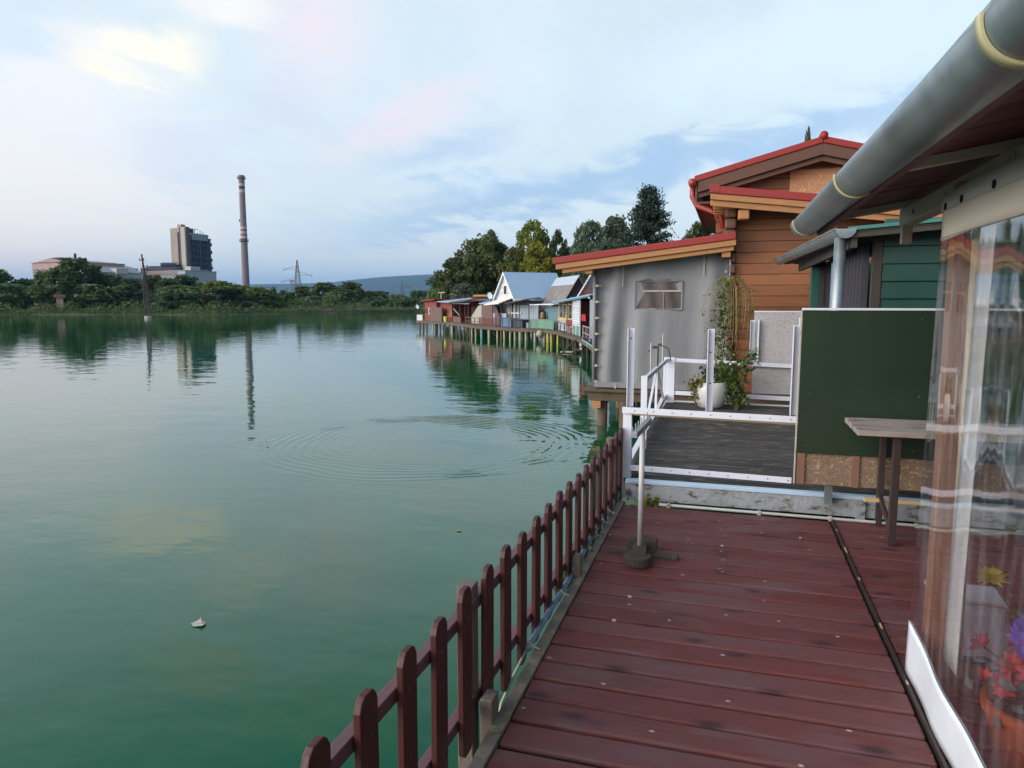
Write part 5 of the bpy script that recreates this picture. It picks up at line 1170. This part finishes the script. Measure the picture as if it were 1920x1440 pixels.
far = [  # key, u, top v, width px, depth, leaf, label
 ('rb', -10, 508, 75, 125, 'dark', 'dark round tree cut by the left picture edge'),
 ('ra', 52, 526, 66, 128, 'dark', 'low dark tree left of the brick gable hall'),
 ('ra', 92, 512, 60, 124, 'mid', 'mid green tree in front of the brick gable hall'),
 ('rb', 148, 489, 82, 122, 'dark', 'tallest broad dark tree in front of the long factory hall'),
 ('ra', 122, 505, 70, 118, 'mid', 'brighter tree at the left shoulder of the tallest bank tree'),
 ('rc', 180, 500, 50, 126, 'dark', 'dark upright tree right of the tallest bank tree'),
 ('rb', 210, 517, 54, 126, 'dark', 'dark tree below the white windowed wing'),
 ('ra', 243, 524, 56, 130, 'dark', 'dark tree left of the lattice mast'),
 ('rb', 292, 519, 50, 130, 'olive', 'olive tree just right of the lattice mast'),
 ('ra', 318, 525, 50, 126, 'mid', 'green tree under the low hall left of the tower block'),
 ('rb', 350, 519, 62, 128, 'dark', 'dark tree under the tower block'),
 ('rc', 378, 531, 34, 126, 'mid', 'narrow tree in front of the pale grey hall'),
 ('ra', 410, 529, 66, 122, 'fresh', 'bright yellow green tree right of the pale grey hall'),
 ('rb', 446, 535, 58, 128, 'fresh', 'yellow green tree left of the chimney foot'),
 ('ra', 482, 540, 52, 130, 'mid', 'green tree right of the chimney foot'),
 ('rc', 513, 539, 24, 150, 'dark', 'slim dark tree left of the large pylon'),
 ('rc', 531, 545, 20, 152, 'dark', 'smaller slim dark tree by the thin mast'),
 ('ra', 545, 549, 30, 150, 'dark', 'dark bush like tree under the large pylon'),
 ('rb', 572, 538, 44, 152, 'mid', 'lighter tree right of the large pylon'),
 ('ra', 608, 532, 60, 150, 'dark', 'wide dark tree in front of the low hill'),
 ('rb', 660, 531, 56, 154, 'dark', 'dark bushy tree before the rising hill'),
 ('rc', 655, 529, 20, 158, 'dark', 'pointed dark tree top before the rising hill'),
 ('ra', 690, 547, 44, 160, 'dark', 'low dark tree left of the small pylon'),
 ('rb', 716, 547, 40, 165, 'dark', 'low tree before the small pylon'),
 ('ra', 745, 555, 50, 165, 'mid', 'low green tree right of the small pylon'),
 ('rb', 790, 546, 46, 170, 'dark', 'tree at the foot of the hill left of the willow'),
 ('ba', 20, 533, 112, 117, 'dark', 'dark thicket near the left picture edge'),
 ('bb', 80, 536, 87, 116, 'mid', 'green thicket below the brick gable hall'),
 ('ba', 182, 534, 87, 116, 'dark', 'dark thicket under the tallest bank tree'),
 ('bb', 236, 536, 87, 117, 'dark', 'dark thicket left of the mast foot'),
 ('ba', 340, 536, 100, 117, 'dark', 'dark thicket below the tower block'),
 ('bb', 300, 564, 36, 113, 'grey', 'pale grey green bush by the water right of the mast foot'),
 ('ba', 420, 538, 112, 118, 'mid', 'green thicket below the yellow green trees'),
 ('bb', 486, 541, 87, 126, 'fresh', 'yellow green bush below the chimney'),
 ('ba', 590, 556, 60, 140, 'mid', 'green bush below the lighter tree'),
 ('bb', 640, 541, 87, 146, 'dark', 'dark thicket under the wide dark tree'),
 ('ba', 720, 561, 80, 150, 'mid', 'green thicket behind the pale low sheds'),
 ('bb', 775, 563, 60, 150, 'mid', 'low green bush right of the pale low sheds'),
]
for (k, u, v, w, D, mt, lb) in far: tree(k, u, v, w, D, lb, zb=.55, group=FB, mat=mt, name='tree' if k[0] == 'r' else 'bush', cat='tree' if k[0] == 'r' else 'bush')

proto('big', 21, 15000, .020, 'deep', zs=1.0, nclump=130, clump=.105, w=.40)
proto('airy', 22, 10000, .021, 'fresh', nclump=100, clump=.080, w=.40, shell=.5)
proto('mid2', 23, 11000, .023, 'olive', nclump=100, clump=.11, w=.42)
proto('spiky', 24, 11000, .021, 'grey', nclump=90, clump=.10, w=.42, shape='tall')
proto('shrub', 25, 5000, .026, 'grey', nclump=60, clump=.12, w=.42, shape='dome', z0=.0)
RB = 'trees behind the huts'
tree('big', 907, 448, 108, 62, 'big dark broad tree behind the red shack and low huts', group=RB, w=.40)
tree('mid2', 862, 486, 96, 61, 'mid green tree between the willow and the big dark tree', group=RB, mat='mid', rot=.7)
tree('spiky', 921, 437, 60, 64, 'dark upper crown rising behind the big dark tree', group=RB, mat='deep')
tree('mid2', 880, 480, 60, 60, 'dark lower tree at the left shoulder of the big dark tree', group=RB, mat='deep')
tree('airy', 1000, 420, 84, 60, 'tall yellow green tree with open crown behind the blue roofed house', group=RB, w=.40)
tree('airy', 1044, 437, 40, 61, 'thin loose leaved tree right of the tall yellow green tree', group=RB, mat='olive', rot=2.)
tree('mid2', 1008, 458, 70, 57, 'golden green lower tree above the blue roof', group=RB, mat='gold')
tree('mid2', 962, 468, 62, 58, 'olive tree between the big dark tree and the yellow green tree', group=RB)
tree('mid2', 1046, 490, 56, 58, 'olive green tree above the grey felt roof', group=RB, mat='fresh')
tree('mid2', 1066, 468, 62, 62, 'olive green tree filling the gap above the grey roof and porch roof', group=RB, mat='mid', rot=4.)
tree('mid2', 940, 462, 76, 63, 'mid green crown between the big dark tree and the olive tree', group=RB, mat='mid', rot=5.)
tree('shrub', 1070, 505, 70, 55, 'low dark bush between the grey felt roof and the tarp porch roof', name='bush', cat='bush', group=RB, mat='dark')
tree('mid2', 1108, 422, 84, 50, 'grey green rounded tree above the porch roof', group=RB, mat='grey')
tree('mid2', 1150, 414, 92, 52, 'grey green tree close left of the black pine', group=RB, rot=1., mat='grey')
tree('mid2', 1084, 444, 30, 52, 'narrow dark tree at the left of the grey green trees', group=RB, mat='mid', rot=3.)
tree('shrub', 1140, 446, 110, 47, 'dense grey green foliage directly above the red porch roof', name='bush', cat='bush', group=RB)
tree('airy', 1305, 424, 84, 46, 'light green tree between the black pine and the timber house', group=RB, mat='mid')
tree('spiky', 1500, 258, 34, 34, 'slim tree top peeking over the red ridge of the timber house', group=RB, mat='mid')
tree('shrub', 872, 530, 76, 57, 'rounded grey green willow bush in front of the big dark tree', name='bush', cat='bush', group=RB)
tree('shrub', 930, 545, 80, 56, 'dark undergrowth bush behind the large satellite dish', name='bush', cat='bush', group=RB, mat='dark')

def willow():
    r = np.random.default_rng(31); u, D, zb = 838, 63, .5
    p = P(u, 565, D); T = Thing('willow_tree', 'pale drooping willow at the left end of the trees by the hill', 'tree', (p.x, p.y, zb))
    H = 2.05 + (565 - 513) / FPX * D - zb; pts = []; V = []
    for k in range(420):
        a = r.uniform(0, 6.283); rad = 1.75 * math.sqrt(r.uniform(.05, 1)); zt = H * (1 - .42 * (rad / 1.75) ** 2) * r.uniform(.82, 1.0); L = r.uniform(.8, 2.2)
        n = int(L / .11); z = zt - np.arange(n) * .11; x = rad * math.cos(a) * (1 + .10 * np.linspace(0, 1, n)) + r.normal(0, .03, n); y = rad * math.sin(a) * (1 + .1 * np.linspace(0, 1, n)) + r.normal(0, .03, n)
        q = np.stack([x, y, z], 1); pts.append(q[z > .1])
    V = quads_from(r, np.vstack(pts), .10, .42, .75)
    T.part('crown', MB().quads(V), LEAF['willow']); mb = MB().tube([(0, 0, -.3), (.05, 0, 1.2), (-.1, .1, H * .8)], [.16, .13, .04], 7)
    for k in range(7): a = k * .9; mb.tube([(0, 0, H * .4), (.6 * math.cos(a), .6 * math.sin(a), H * .75), (1.2 * math.cos(a), 1.2 * math.sin(a), H * .78)], [.06, .04, .01], 5)
    T.part('trunk', mb, 'bark')
willow()
def pine():
    r = np.random.default_rng(33); u, D, zb = 1213, 42, .7; p = P(u, 565, D)
    T = Thing('pine_tree', 'tall blackish pine with ragged conical crown above the porch roof', 'tree', (p.x, p.y, zb)); H = 2.05 + (565 - 357) / FPX * D - zb; W = 58 / FPX * D
    mb = MB().tube([(0, 0, -.3), (.03, 0, H * .5), (0, 0, H * .97)], [.17, .12, .02], 8); C = []
    for k in range(95):
        z = H * (.28 + .70 * r.uniform(0, 1) ** .85); f = (z / H - .28) / .72; a = r.uniform(0, 6.283); L = W * ((1 - f) ** .62 * 1.02 + .05) * (r.uniform(.55, 1.12))
        zz = z + L * .22; tip = np.array([L * math.cos(a), L * math.sin(a), zz])
        mb.tube([(0, 0, z), tip * .6 + np.array([0, 0, z * .4 - .05 * L]), tip], [.035, .025, .008], 4, cap=False)
        for s in np.linspace(.45, 1.0, 4): C.append((tip * s + np.array([0, 0, z * (1 - s)]), .10 + .13 * (1 - abs(s - .7))))
    P_ = np.vstack([c + r.normal(0, 1, (52, 3)) * np.array([s, s, s * .6]) for c, s in C] + [np.array([0, 0, H * .95]) + r.normal(0, .11, (60, 3))])
    T.part('crown', MB().quads(quads_from(r, P_, .10, .38)), LEAF['pine']); T.part('trunk', mb, 'bark')
pine()

def reeds():
    r = np.random.default_rng(41); C = []; S_ = [Vector(s) for s in SHORE[:9]]; c0 = Vector((-32, 34))
    for a, b in zip(S_[:-1], S_[1:]):
        n = int((b - a).length * 130); t = r.uniform(0, 1, n); o = np.abs(r.normal(0, 1.6, n)) + .05
        x = a.x + (b.x - a.x) * t; y = a.y + (b.y - a.y) * t; dx, dy = x - c0.x, y - c0.y; L = np.hypot(dx, dy)
        wave = 1 + .28 * np.sin(x * .55) + .22 * np.sin(x * 1.3 + y * .4); h = (1.2 + .25 * r.normal(0, 1, n)) * wave * (1 - .22 * (o < .4)); z = r.uniform(.02, 1, n) * h * 1.05 + .1
        C.append(np.stack([x + dx / L * o, y + dy / L * o, z], 1))
    V = quads_from(r, np.vstack(C), .17, .45, .3)
    o = single('reeds', MB().quads(V), LEAF['reed'], (-76, 93, 0), kind='stuff')
    C = []
    for k in range(1500):
        u = r.uniform(-70, 835); D = np.interp(u, [0, 400, 560, 700, 830], [113, 113, 128, 142, 150]) + r.uniform(2, 9); p = P(u, 565, D)
        top = 1.5 + 1.1 * math.sin(u * .031 + 1) * math.sin(u * .073) + r.normal(0, .45); h = max(.6, top) * (1.25 if u < 460 else .9); z = .5 + h * r.uniform(.1, 1) ** .6; s = r.uniform(.35, .75)
        C.append(np.array([p.x, p.y, z]) + r.normal(0, 1, (24, 3)) * s * np.array([.6, .6, .55]))
    single('bank_thicket', MB().quads(quads_from(r, np.vstack(C), .24, .6)), LEAF['mid'], (-80, 95, .5), kind='stuff')
    C = []
    for k in range(9000):
        u = r.uniform(-60, 830); D = r.uniform(150, 260); p = P(u, 565, D); h = 2.2 + 1.6 * math.sin(u * .05) * math.sin(u * .013) + r.normal(0, .4); C.append((p.x, p.y, 1.0 + abs(h) * r.uniform(0, 1) ** .7))
    single('far_wood', MB().quads(quads_from(r, np.array(C), .55)), LEAF['dark'], (-76, 160, 1), kind='stuff')
    C = []
    for i in range(7, 20):
        if i + 1 >= len(SHORE) or i > 13: break
        a, b = Vector(SHORE[i]), Vector(SHORE[i + 1]); n = int((b - a).length * 70); t = r.uniform(0, 1, n); o = np.abs(r.normal(1.5, 1.8, n)); dx, dy = (a + b - 2 * c0); L = math.hypot(dx, dy)
        C.append(np.stack([a.x + (b.x - a.x) * t + dx / L * o, a.y + (b.y - a.y) * t + dy / L * o, .2 + r.uniform(0, 1.2, n)], 1))
    single('undergrowth', MB().quads(quads_from(r, np.vstack(C), .14)), LEAF['mid'], (-10, 45, 0), kind='stuff')
reeds()

# ------------------------------------------------------------------ far bank buildings
hm('concrete_old', (.27, .23, .18), .9, var=.18, scale=.12, stains=[((.23, .19, .16), .10, .52, .68, (1, 1, .3))]); hm('concrete_light', (.33, .32, .27), .9, var=.12, scale=.2)
hm('dark_frame', (.028, .026, .030), .9, var=.3, scale=.3); hm('rust_frame', (.10, .065, .05), .9, var=.3, scale=.3); hm('hall_grey', (.34, .37, .40), .8, var=.06, scale=.1); hm('hall_roof', (.24, .26, .28), .8, var=.12, scale=.1); hm('brick_pink', (.36, .24, .20), .9, var=.15, scale=.2)
hm('hall_wall', (.40, .39, .36), .9, var=.12, scale=.15); hm('hall_cladding', (.36, .40, .40), .8, var=.1); hm('chimney_concrete', (.22, .165, .165), .9, var=.12, scale=.2); hm('chimney_red', (.24, .115, .105), .8, var=.1); hm('chimney_white', (.43, .39, .38), .8, var=.1); hm('pylon_steel', (.16, .17, .18), .6, metal=.3); hm('mast_rust', (.060, .045, .050), .8, var=.2, scale=1.); hm('dark_window', (.05, .055, .06), .3)
def up(u, v, D): return P(u, v, D)
def prism(name, label, u0, D0, u1, D1, depth, v0, hz=None, z0=.8, mat='hall_grey', cat='building', ridge=0.0, roof='hall_roof', windows=0, wv=None, parts=()):
    """building with its long front from (u0, D0) to (u1, D1); v0 = pixel height of the eaves at the left end"""
    a = P(u0, 565, D0); b = P(u1, 565, D1); d = Vector((b.x - a.x, b.y - a.y, 0)); L = d.length; T = Thing(name, label, cat, (a.x, a.y, z0), math.atan2(d.y, d.x))
    H = 2.05 + (565 - v0) / FPX * D0 - z0
    T.part('wall', MB().box(0, L, 0, depth, 0, H), mat); T.L = L; T.H = H; T.dp = depth
    if ridge: T.part('roof', MB().slab([(-.5, -.6, H), (L + .5, -.6, H), (L + .5, depth / 2, H + ridge), (-.5, depth / 2, H + ridge)], (0, 0, .4)).slab([(-.5, depth / 2, H + ridge), (L + .5, depth / 2, H + ridge), (L + .5, depth + .6, H), (-.5, depth + .6, H)], (0, 0, .4)), roof); T.part('gable', MB().slab([(.1, 0, H + .01), (.1, depth, H + .01), (.1, depth / 2, H + ridge - .1)], (.3, 0, 0)).slab([(L - .1, 0, H + .01), (L - .1, depth, H + .01), (L - .1, depth / 2, H + ridge - .1)], (-.3, 0, 0)), mat)
    else: T.part('roof', MB().box(-.3, L + .3, -.3, depth + .3, H + .003, H + .5), roof)
    for k in range(windows):
        x = L * (k + .5) / windows; w = L / windows * .3; T.part('window', MB().box(x - w, x + w, -.12, -.01, H * (wv or .35), H * .86), 'dark_window')
    return T
def factory():
    # tower block
    D = 480.; c = P(353.5, 565, D); l = P(326, 565, 489); r_ = P(400, 565, 503); z0 = 1.
    zt = 2.05 + (565 - 428.5) / FPX * D; c, l, r_ = [Vector((p.x, p.y, 0)) for p in (c, l, r_)]
    T = Thing('tower_block', 'ruined tall factory block with pale concrete end and black open floors', 'building', (c.x, c.y, z0), world=True)
    dl = (l - c); dr = (r_ - c); nl = dr.normalized()
    T.part('wall', MB().slab([c, l, l + Vector((0, 0, zt)), c + Vector((0, 0, zt))], nl * 1.2), 'concrete_old')
    T.part('stair_panel', MB().slab([c + dl * .02, c + dl * .42, c + dl * .42 + Vector((0, 0, zt + .3)), c + dl * .02 + Vector((0, 0, zt + .3))], -nl * .12), 'concrete_light')
    zz = Vector((0, 0, zt)); T.part('roof_house', MB().slab([c + dl * .25 + zz, c + dl * .5 + zz, c + dl * .5 + zz + Vector((0, 0, 2.2)), c + dl * .25 + zz + Vector((0, 0, 2.2))], nl * 4), 'brick_pink')
    bk = nl.cross(Vector((0, 0, 1))); bk = bk if bk.dot(FW) > 0 else -bk
    e = c + nl * 1.3; wlen = dr.length - 1.3
    def blk(a0, a1, z_0, z_1, d0, d1, mat, name):
        p = [e + nl * a0 + bk * d0, e + nl * a1 + bk * d0]; return T.part(name, MB().slab([p[0] + Vector((0, 0, z_0)), p[1] + Vector((0, 0, z_0)), p[1] + Vector((0, 0, z_1)), p[0] + Vector((0, 0, z_1))], bk * (d1 - d0)), mat)
    rng = random.Random(6)
    blk(0, wlen, 0, zt - 3, 5.5, 7.5, 'dark_frame', 'back_wall'); blk(-.05, 2.6, 0, zt + .5, .0, 6, 'rust_frame', 'pier'); blk(wlen - 2.2, wlen, 0, zt - 6, .0, 6, 'dark_frame', 'pier')
    nf = 10
    for k in range(nf): z = zt * (.10 + .083 * k) + 1; blk(1, wlen + 1.0 * (k % 2), z, z + 1.1, .2, 6.5, 'dark_frame' if k != 4 else 'rust_frame', 'floor_slab')
    for k in range(6): a = wlen * (.12 + .145 * k); blk(a, a + .9, 0, zt - 5 + rng.uniform(-3, 4), .35, 1.4, 'dark_frame' if k % 3 else 'rust_frame', 'column')
    blk(wlen * .22, wlen * .92, zt - 7.5, zt - 3.2, .1, .8, 'hall_roof', 'parapet_panel'); blk(wlen * .10, wlen * .82, zt * .36, zt * .46, .1, .8, 'concrete_old', 'wall_panel'); blk(wlen * .12, wlen * .85, zt * .16, zt * .26, .15, .9, 'hall_roof', 'wall_panel')
    blk(2.2, wlen * .3, zt - 3, zt - .6, .1, 4, 'dark_frame', 'parapet_panel')
    for k in range(7): z = zt * (.16 + .105 * k); blk(wlen - .8, wlen + 1.9, z, z + 2.3, .5, 4, 'dark_frame', 'balcony')
    for k in range(8): a = wlen * (.1 + .115 * k); blk(a, a + .3, zt - 4, zt + rng.uniform(-2, 2.2) - 3 * k / 8, 2, 2.3, 'dark_frame', 'roof_rail')
    blk(1, wlen * .6, zt - .2, zt + .1, 2.05, 2.25, 'dark_frame', 'roof_rail')
    # halls
    h = prism('grey_hall', 'plain pale grey hall in front of the ruined tower block', 350, 440, 408, 462, 30, 508.5, mat='hall_grey'); h.part('roof_box', MB().box(h.L * .32, h.L * .62, 4, 9, h.H + .51, h.H + 3.2), 'hall_wall')
    h = prism('low_hall', 'low hall with a row of dark windows left of the tower block', 262, 442, 349, 439, 25, 516, mat='hall_cladding', windows=16, wv=.1); h.part('upper_storey', MB().box(h.L * .05, h.L, 3, 24, h.H + .51, h.H + 2.5), 'brick_pink')
    h = prism('saddle_roof_hall', 'dark roofed workshop with raised ridge behind the low hall', 268, 470, 326, 470, 26, 508, mat='brick_pink', ridge=3.2, roof='dark_frame'); h.part('ridge_lantern', MB().box(h.L * .42, h.L * .9, 9, 17, h.H + 2.0, h.H + 4.6).slab([(h.L * .40, 8, h.H + 4.6), (h.L * .92, 8, h.H + 4.6), (h.L * .92, 13, h.H + 5.6), (h.L * .40, 13, h.H + 5.6)], (0, 0, .3)), 'dark_frame')
    h = prism('windowed_hall', 'pale wing with tall windows behind the bank trees', 172, 400, 268, 425, 18, 511, mat='hall_wall', ridge=3.4, windows=18, wv=.15); h.part('annex', MB().box(h.L * .47, h.L * .70, -2, 5, h.H - .5, h.H + 2.6), 'hall_wall')
    h = prism('brick_gable_hall', 'pinkish hall with low gable and roof vents at the far left', 65, 420, 132, 404, 34, 495, mat='brick_pink', windows=5, wv=.45); L = h.L
    h.part('gable', MB().slab([(0, -.3, h.H), (L, -.3, h.H), (L * .8, -.3, h.H + 1.2), (L * .48, -.3, h.H + 2.3)], (0, 30, 0)), 'brick_pink'); h.part('roof_vent', MB().box(L * .40, L * .62, 4, 9, h.H + 1.5, h.H + 3.2).box(L * .2, L * .9, 6, 6.4, h.H + 2.8, h.H + 3.1), 'dark_frame')
    h = prism('long_roofed_hall', 'long grey roofed hall stepping down behind the tallest bank tree', 130, 425, 262, 470, 30, 500, mat='hall_cladding', ridge=3.0); h.part('roof_vent', MB().box(h.L * .36, h.L * .46, 6, 12, h.H + 1.4, h.H + 4).box(h.L * .66, h.L * .76, 6, 12, h.H + 1.4, h.H + 3.8), 'dark_frame'); h.part('stack', MB().tube([(h.L * .30, 12, h.H + 2), (h.L * .30, 12, h.H + 8.6)], .75, 10), 'dark_frame')
    # chimney
    D = 560.; p = P(462.5, 565, D); z0 = 1.; zt = 2.05 + (565 - 335) / FPX * D; T = Thing('factory_chimney', 'very tall tapering factory chimney with red and white bands', 'chimney', (p.x, p.y, z0)); p2 = P(457.5, 565, D); off = 0
    Ht = zt - z0; rb, rt = 2.95, 2.15
    def rad(z): return rt + (rb - rt) * (1 - z / Ht) ** 1.3
    T.part('shaft', MB().lathe((0, 0, 0), [(rad(z), z) for z in np.linspace(0, Ht * .965, 14)] + [(rt + .12, Ht * .967), (rt + .12, Ht), (rt - .4, Ht + .01)], 24), 'chimney_concrete')
    zv = lambda v: 2.05 + (565 - v) / FPX * D - z0
    for (v0, v1, m) in ((342, 335.5, 'rust_frame'), (350, 344.5, 'chimney_red'), (354, 350, 'chimney_white'), (359, 355.5, 'dark_frame'), (366, 361, 'chimney_white'), (432, 428, 'chimney_white'), (436, 432.3, 'chimney_red'), (440.5, 436.3, 'chimney_white'), (444.5, 440.8, 'chimney_red'), (449, 444.8, 'chimney_white'), (453.5, 449.2, 'chimney_red')):
        a, b = zv(v0), zv(v1); T.part('band', MB().lathe((0, 0, 0), [(rad(a) + .08, a), (rad(b) + .08, b)], 24), m)
    for v in (341.5, 455):
        z = zv(v); pl = MB().lathe((0, 0, 0), [(rad(z) + 1.0, z), (rad(z) + 1.0, z + .35)], 24)
        for k in range(16): a = k * math.pi / 8; q = rad(z) + .95; pl.tube([(q * math.cos(a), q * math.sin(a), z + .3), (q * math.cos(a), q * math.sin(a), z + 1.7)], .10, 4)
        n = 24; q = rad(z) + .95; pl.tube([(q * math.cos(2 * math.pi * k / n), q * math.sin(2 * math.pi * k / n), z + 1.7) for k in range(n + 1)], .10, 4)
        T.part('platform', pl, 'dark_frame')
    z = zv(418); T.part('lamp_bracket', MB().box(-rad(z) - 1.2, -rad(z) + .2, -.4, .4, z, z + .4).box(-rad(z) - 1.3, -rad(z) - .9, -.4, .4, z, z + 1.6), 'dark_frame'); T.part('ladder', MB().box(-.3, .3, -rb - .15, -rb + .1, 0, 3), 'dark_frame')
    h = prism('pipe_gantry', 'low dark pipe gantry left of the chimney foot', 424, 430, 452, 445, 4, 540, mat='dark_frame', cat='gantry'); h.part('truss', MB().box(h.L * .15, h.L * .55, 1, 3, h.H + .5, h.H + 3).box(h.L * .1, h.L * .6, .5, 3.5, h.H + 3, h.H + 3.3), 'dark_frame')
    h = prism('pale_sheds', 'cluster of low pale sheds behind the far shore reeds', 640, 143, 698, 146, 3, 578.5, z0=.3, mat='hall_cladding', roof='chimney_white', windows=6); h.part('post', MB().box(h.L * .35, h.L * .38, 1, 1.2, h.H, h.H + .9).box(h.L * .1, h.L * .6, .9, 1.3, h.H + .5, h.H + .72), 'chimney_white')
    h = prism('bank_cabin', 'tiny cabin with a white wall and reddish roof on the left bank', 106, 112.5, 119, 113, 1.5, 558, z0=.9, mat='brick_pink', roof='chimney_red'); h.part('door', MB().box(h.L * .6, h.L * .98, -.06, -.01, 0, h.H * .8), 'chimney_white')
factory()
def lattice(T, b0, b1, H, n, mat, r=.1):
    """square lattice tower: four legs, rings and diagonals as one frame"""
    mb = MB(); zs = np.linspace(0, H, n + 1); f = [b0 + (b1 - b0) * (z / H) ** .8 for z in zs]
    for i in range(n):
        q0 = [(sx * f[i], sy * f[i], zs[i]) for sx, sy in ((-1, -1), (1, -1), (1, 1), (-1, 1))]; q1 = [(sx * f[i + 1], sy * f[i + 1], zs[i + 1]) for sx, sy in ((-1, -1), (1, -1), (1, 1), (-1, 1))]
        for k in range(4): mb.tube([q0[k], q1[k]], r, 4, False); mb.tube([q0[k], q1[(k + 1) % 4]], r * .6, 4, False); mb.tube([q1[k], q0[(k + 1) % 4]], r * .6, 4, False); mb.tube([q1[k], q1[(k + 1) % 4]], r * .6, 4, False)
    T.part('lattice', mb, mat); return T
def pylon(u, v, D, label, k=1., arms=((.80, -8.2), (.66, 8.8), (.52, -10)), r=.14):
    p = P(u, 565, D); H = 2.05 + (565 - v) / FPX * D - 1; T = Thing('pylon', label, 'pylon', (p.x, p.y, 1.), YAW, 'electricity pylons'); lattice(T, 3.2 * k, .25 * k, H, 9, 'pylon_steel', r)
    for (f, L) in arms:
        z = H * f; m = MB(); L *= k
        m.tube([(0, 0, z), (L, 0, z - .2)], r * .8, 4).tube([(0, 0, z + 2 * k), (L, 0, z - .2)], r * .7, 4).tube([(L, 0, z - .2), (L, 0, z - 1.3 * k)], r * 1.6, 5); T.part('arm', m, 'pylon_steel')
pylon(559.5, 489, 420, 'large lattice pylon with three arms right of the chimney', .95)
pylon(754, 528, 700, 'smaller distant lattice pylon before the hill', 1.0, ((.72, -9), (.72, 9), (.45, -11), (.45, 11)), .20)
pp = P(548, 565, 480); T = Thing('thin_mast', 'thin distant mast with a small head just left of the large pylon', 'mast', (pp.x, pp.y, 1)); hh = 2.05 + (565 - 527) / FPX * 480 - 1
T.part('pole', MB().tube([(0, 0, 0), (0, 0, hh)], [.45, .3], 6), 'pylon_steel'); T.part('head', MB().slab([(-1.3, 0, hh - 1), (1.3, 0, hh - 1), (1.8, 0, hh + .6), (-1.8, 0, hh + .6)], (0, .4, 0)), 'pylon_steel')
def mast():
    p = PZ(278, 597, 0); T = Thing('lattice_mast', 'dark rusty lattice mast standing in the water on a concrete foot', 'mast', (p.x, p.y, 0), R(20)); D = (p - CAM).dot(FW); H = 2.05 + (565 - 478) / FPX * D
    m = 'mast_rust'; T.part('footing', MB().lathe((0, 0, -.3), [(.42, 0), (.42, .52), (.36, .58)], 12), 'concrete_light'); t0 = H * .68
    mb = MB(); n = 12
    for i in range(n):
        z0 = .5 + (t0 - .5) * i / n; z1 = .5 + (t0 - .5) * (i + 1) / n; f0 = .27 - .14 * i / n; f1 = .27 - .14 * (i + 1) / n; x0 = -.02 * z0 * .9; x1 = -.02 * z1 * .9
        q0 = [(sx * f0 + x0, sy * f0, z0) for sx, sy in ((-1, -1), (1, -1), (1, 1), (-1, 1))]; q1 = [(sx * f1 + x1, sy * f1, z1) for sx, sy in ((-1, -1), (1, -1), (1, 1), (-1, 1))]
        for k in range(4): mb.tube([q0[k], q1[k]], .05, 4, False); mb.tube([q0[k], q1[(k + 1) % 4]], .025, 4, False); mb.tube([q1[k], q1[(k + 1) % 4]], .02, 4, False)
    T.part('lattice', mb, m); x = -.02 * t0; T.part('pole', MB().tube([(x + .05, 0, t0 - .8), (x - .25, 0, H)], [.15, .09], 8), m)
    for (f, a, b) in ((.70, -.35, .35), (.76, -.3, .45), (.80, -.15, .5), (.90, -.45, .1)): T.part('bracket', MB().box(x - .1 + a, x - .1 + b, -.06, .06, H * f, H * f + .09).box(x - .1 + b - .08, x - .1 + b, -.05, .05, H * f + .09, H * f + .26).box(x - .1 + a, x - .1 + a + .08, -.05, .05, H * f + .09, H * f + .26), m)
mast()
def drift():
    p = PZ(373, 1172, 0); mb = MB()
    mb.slab([(p.x - .05, p.y - .01, .006), (p.x - .01, p.y - .035, .004), (p.x + .05, p.y - .02, .012), (p.x + .03, p.y + .03, .006), (p.x - .02, p.y + .03, .018)], (0, 0, .004)); mb.slab([(p.x - .015, p.y, .012), (p.x + .02, p.y + .005, .012), (p.x + .008, p.y + .01, .05)], (0, .003, 0))
    single('floating_leaf', mb, hm('dry_leaf', (.40, .36, .32), .7), (p.x, p.y, .0), 'pale curled dry leaf floating on the open green water', 'leaf')
    p = PZ(860, 996, 0); single('floating_leaf', MB().slab([(p.x - .03, p.y, .004), (p.x, p.y - .02, .004), (p.x + .03, p.y, .01), (p.x, p.y + .02, .004)], (0, 0, .003)), hm('orange_leaf', (.36, .18, .05), .7), (p.x, p.y, 0), 'small orange leaf floating near the middle of the picket fence', 'leaf')
    p = PZ(835, 1316, 0.0); 
    nr = np.random.default_rng(3); T = Thing('weed_clump', 'yellow weeds growing in the gap at the corner of the red deck and jetty', 'plant', (-.55, 5.5, .46)); T.part('foliage', MB().quads(quads_from(nr, nr.normal(0, 1, (60, 3)) * np.array([.07, .03, .03]) + np.array([0, 0, .03]), .025)), 'yellow_leaf'); T.part('stem', MB().tube([(0, 0, -.3), (0, 0, .02)], .006, 4), 'twig')
drift()

# ------------------------------------------------------------------ evening haze
def haze():
    m = bpy.data.materials.new('evening_haze'); m.use_nodes = True; t = NT(m.node_tree); t.n.remove(t.n['Principled BSDF'])
    v = t.new('ShaderNodeVolumePrincipled'); v.inputs['Color'].default_value = (.22, .50, .88, 1); v.inputs['Density'].default_value = .00013; v.inputs['Anisotropy'].default_value = 0.0
    t.l.new(v.outputs[0], t.n['Material Output'].inputs['Volume'])
    single('haze', MB().box(-9500, 9500, -3000, 9500, -6.0, 330), m, (0, 0, 0), kind='stuff')
haze()
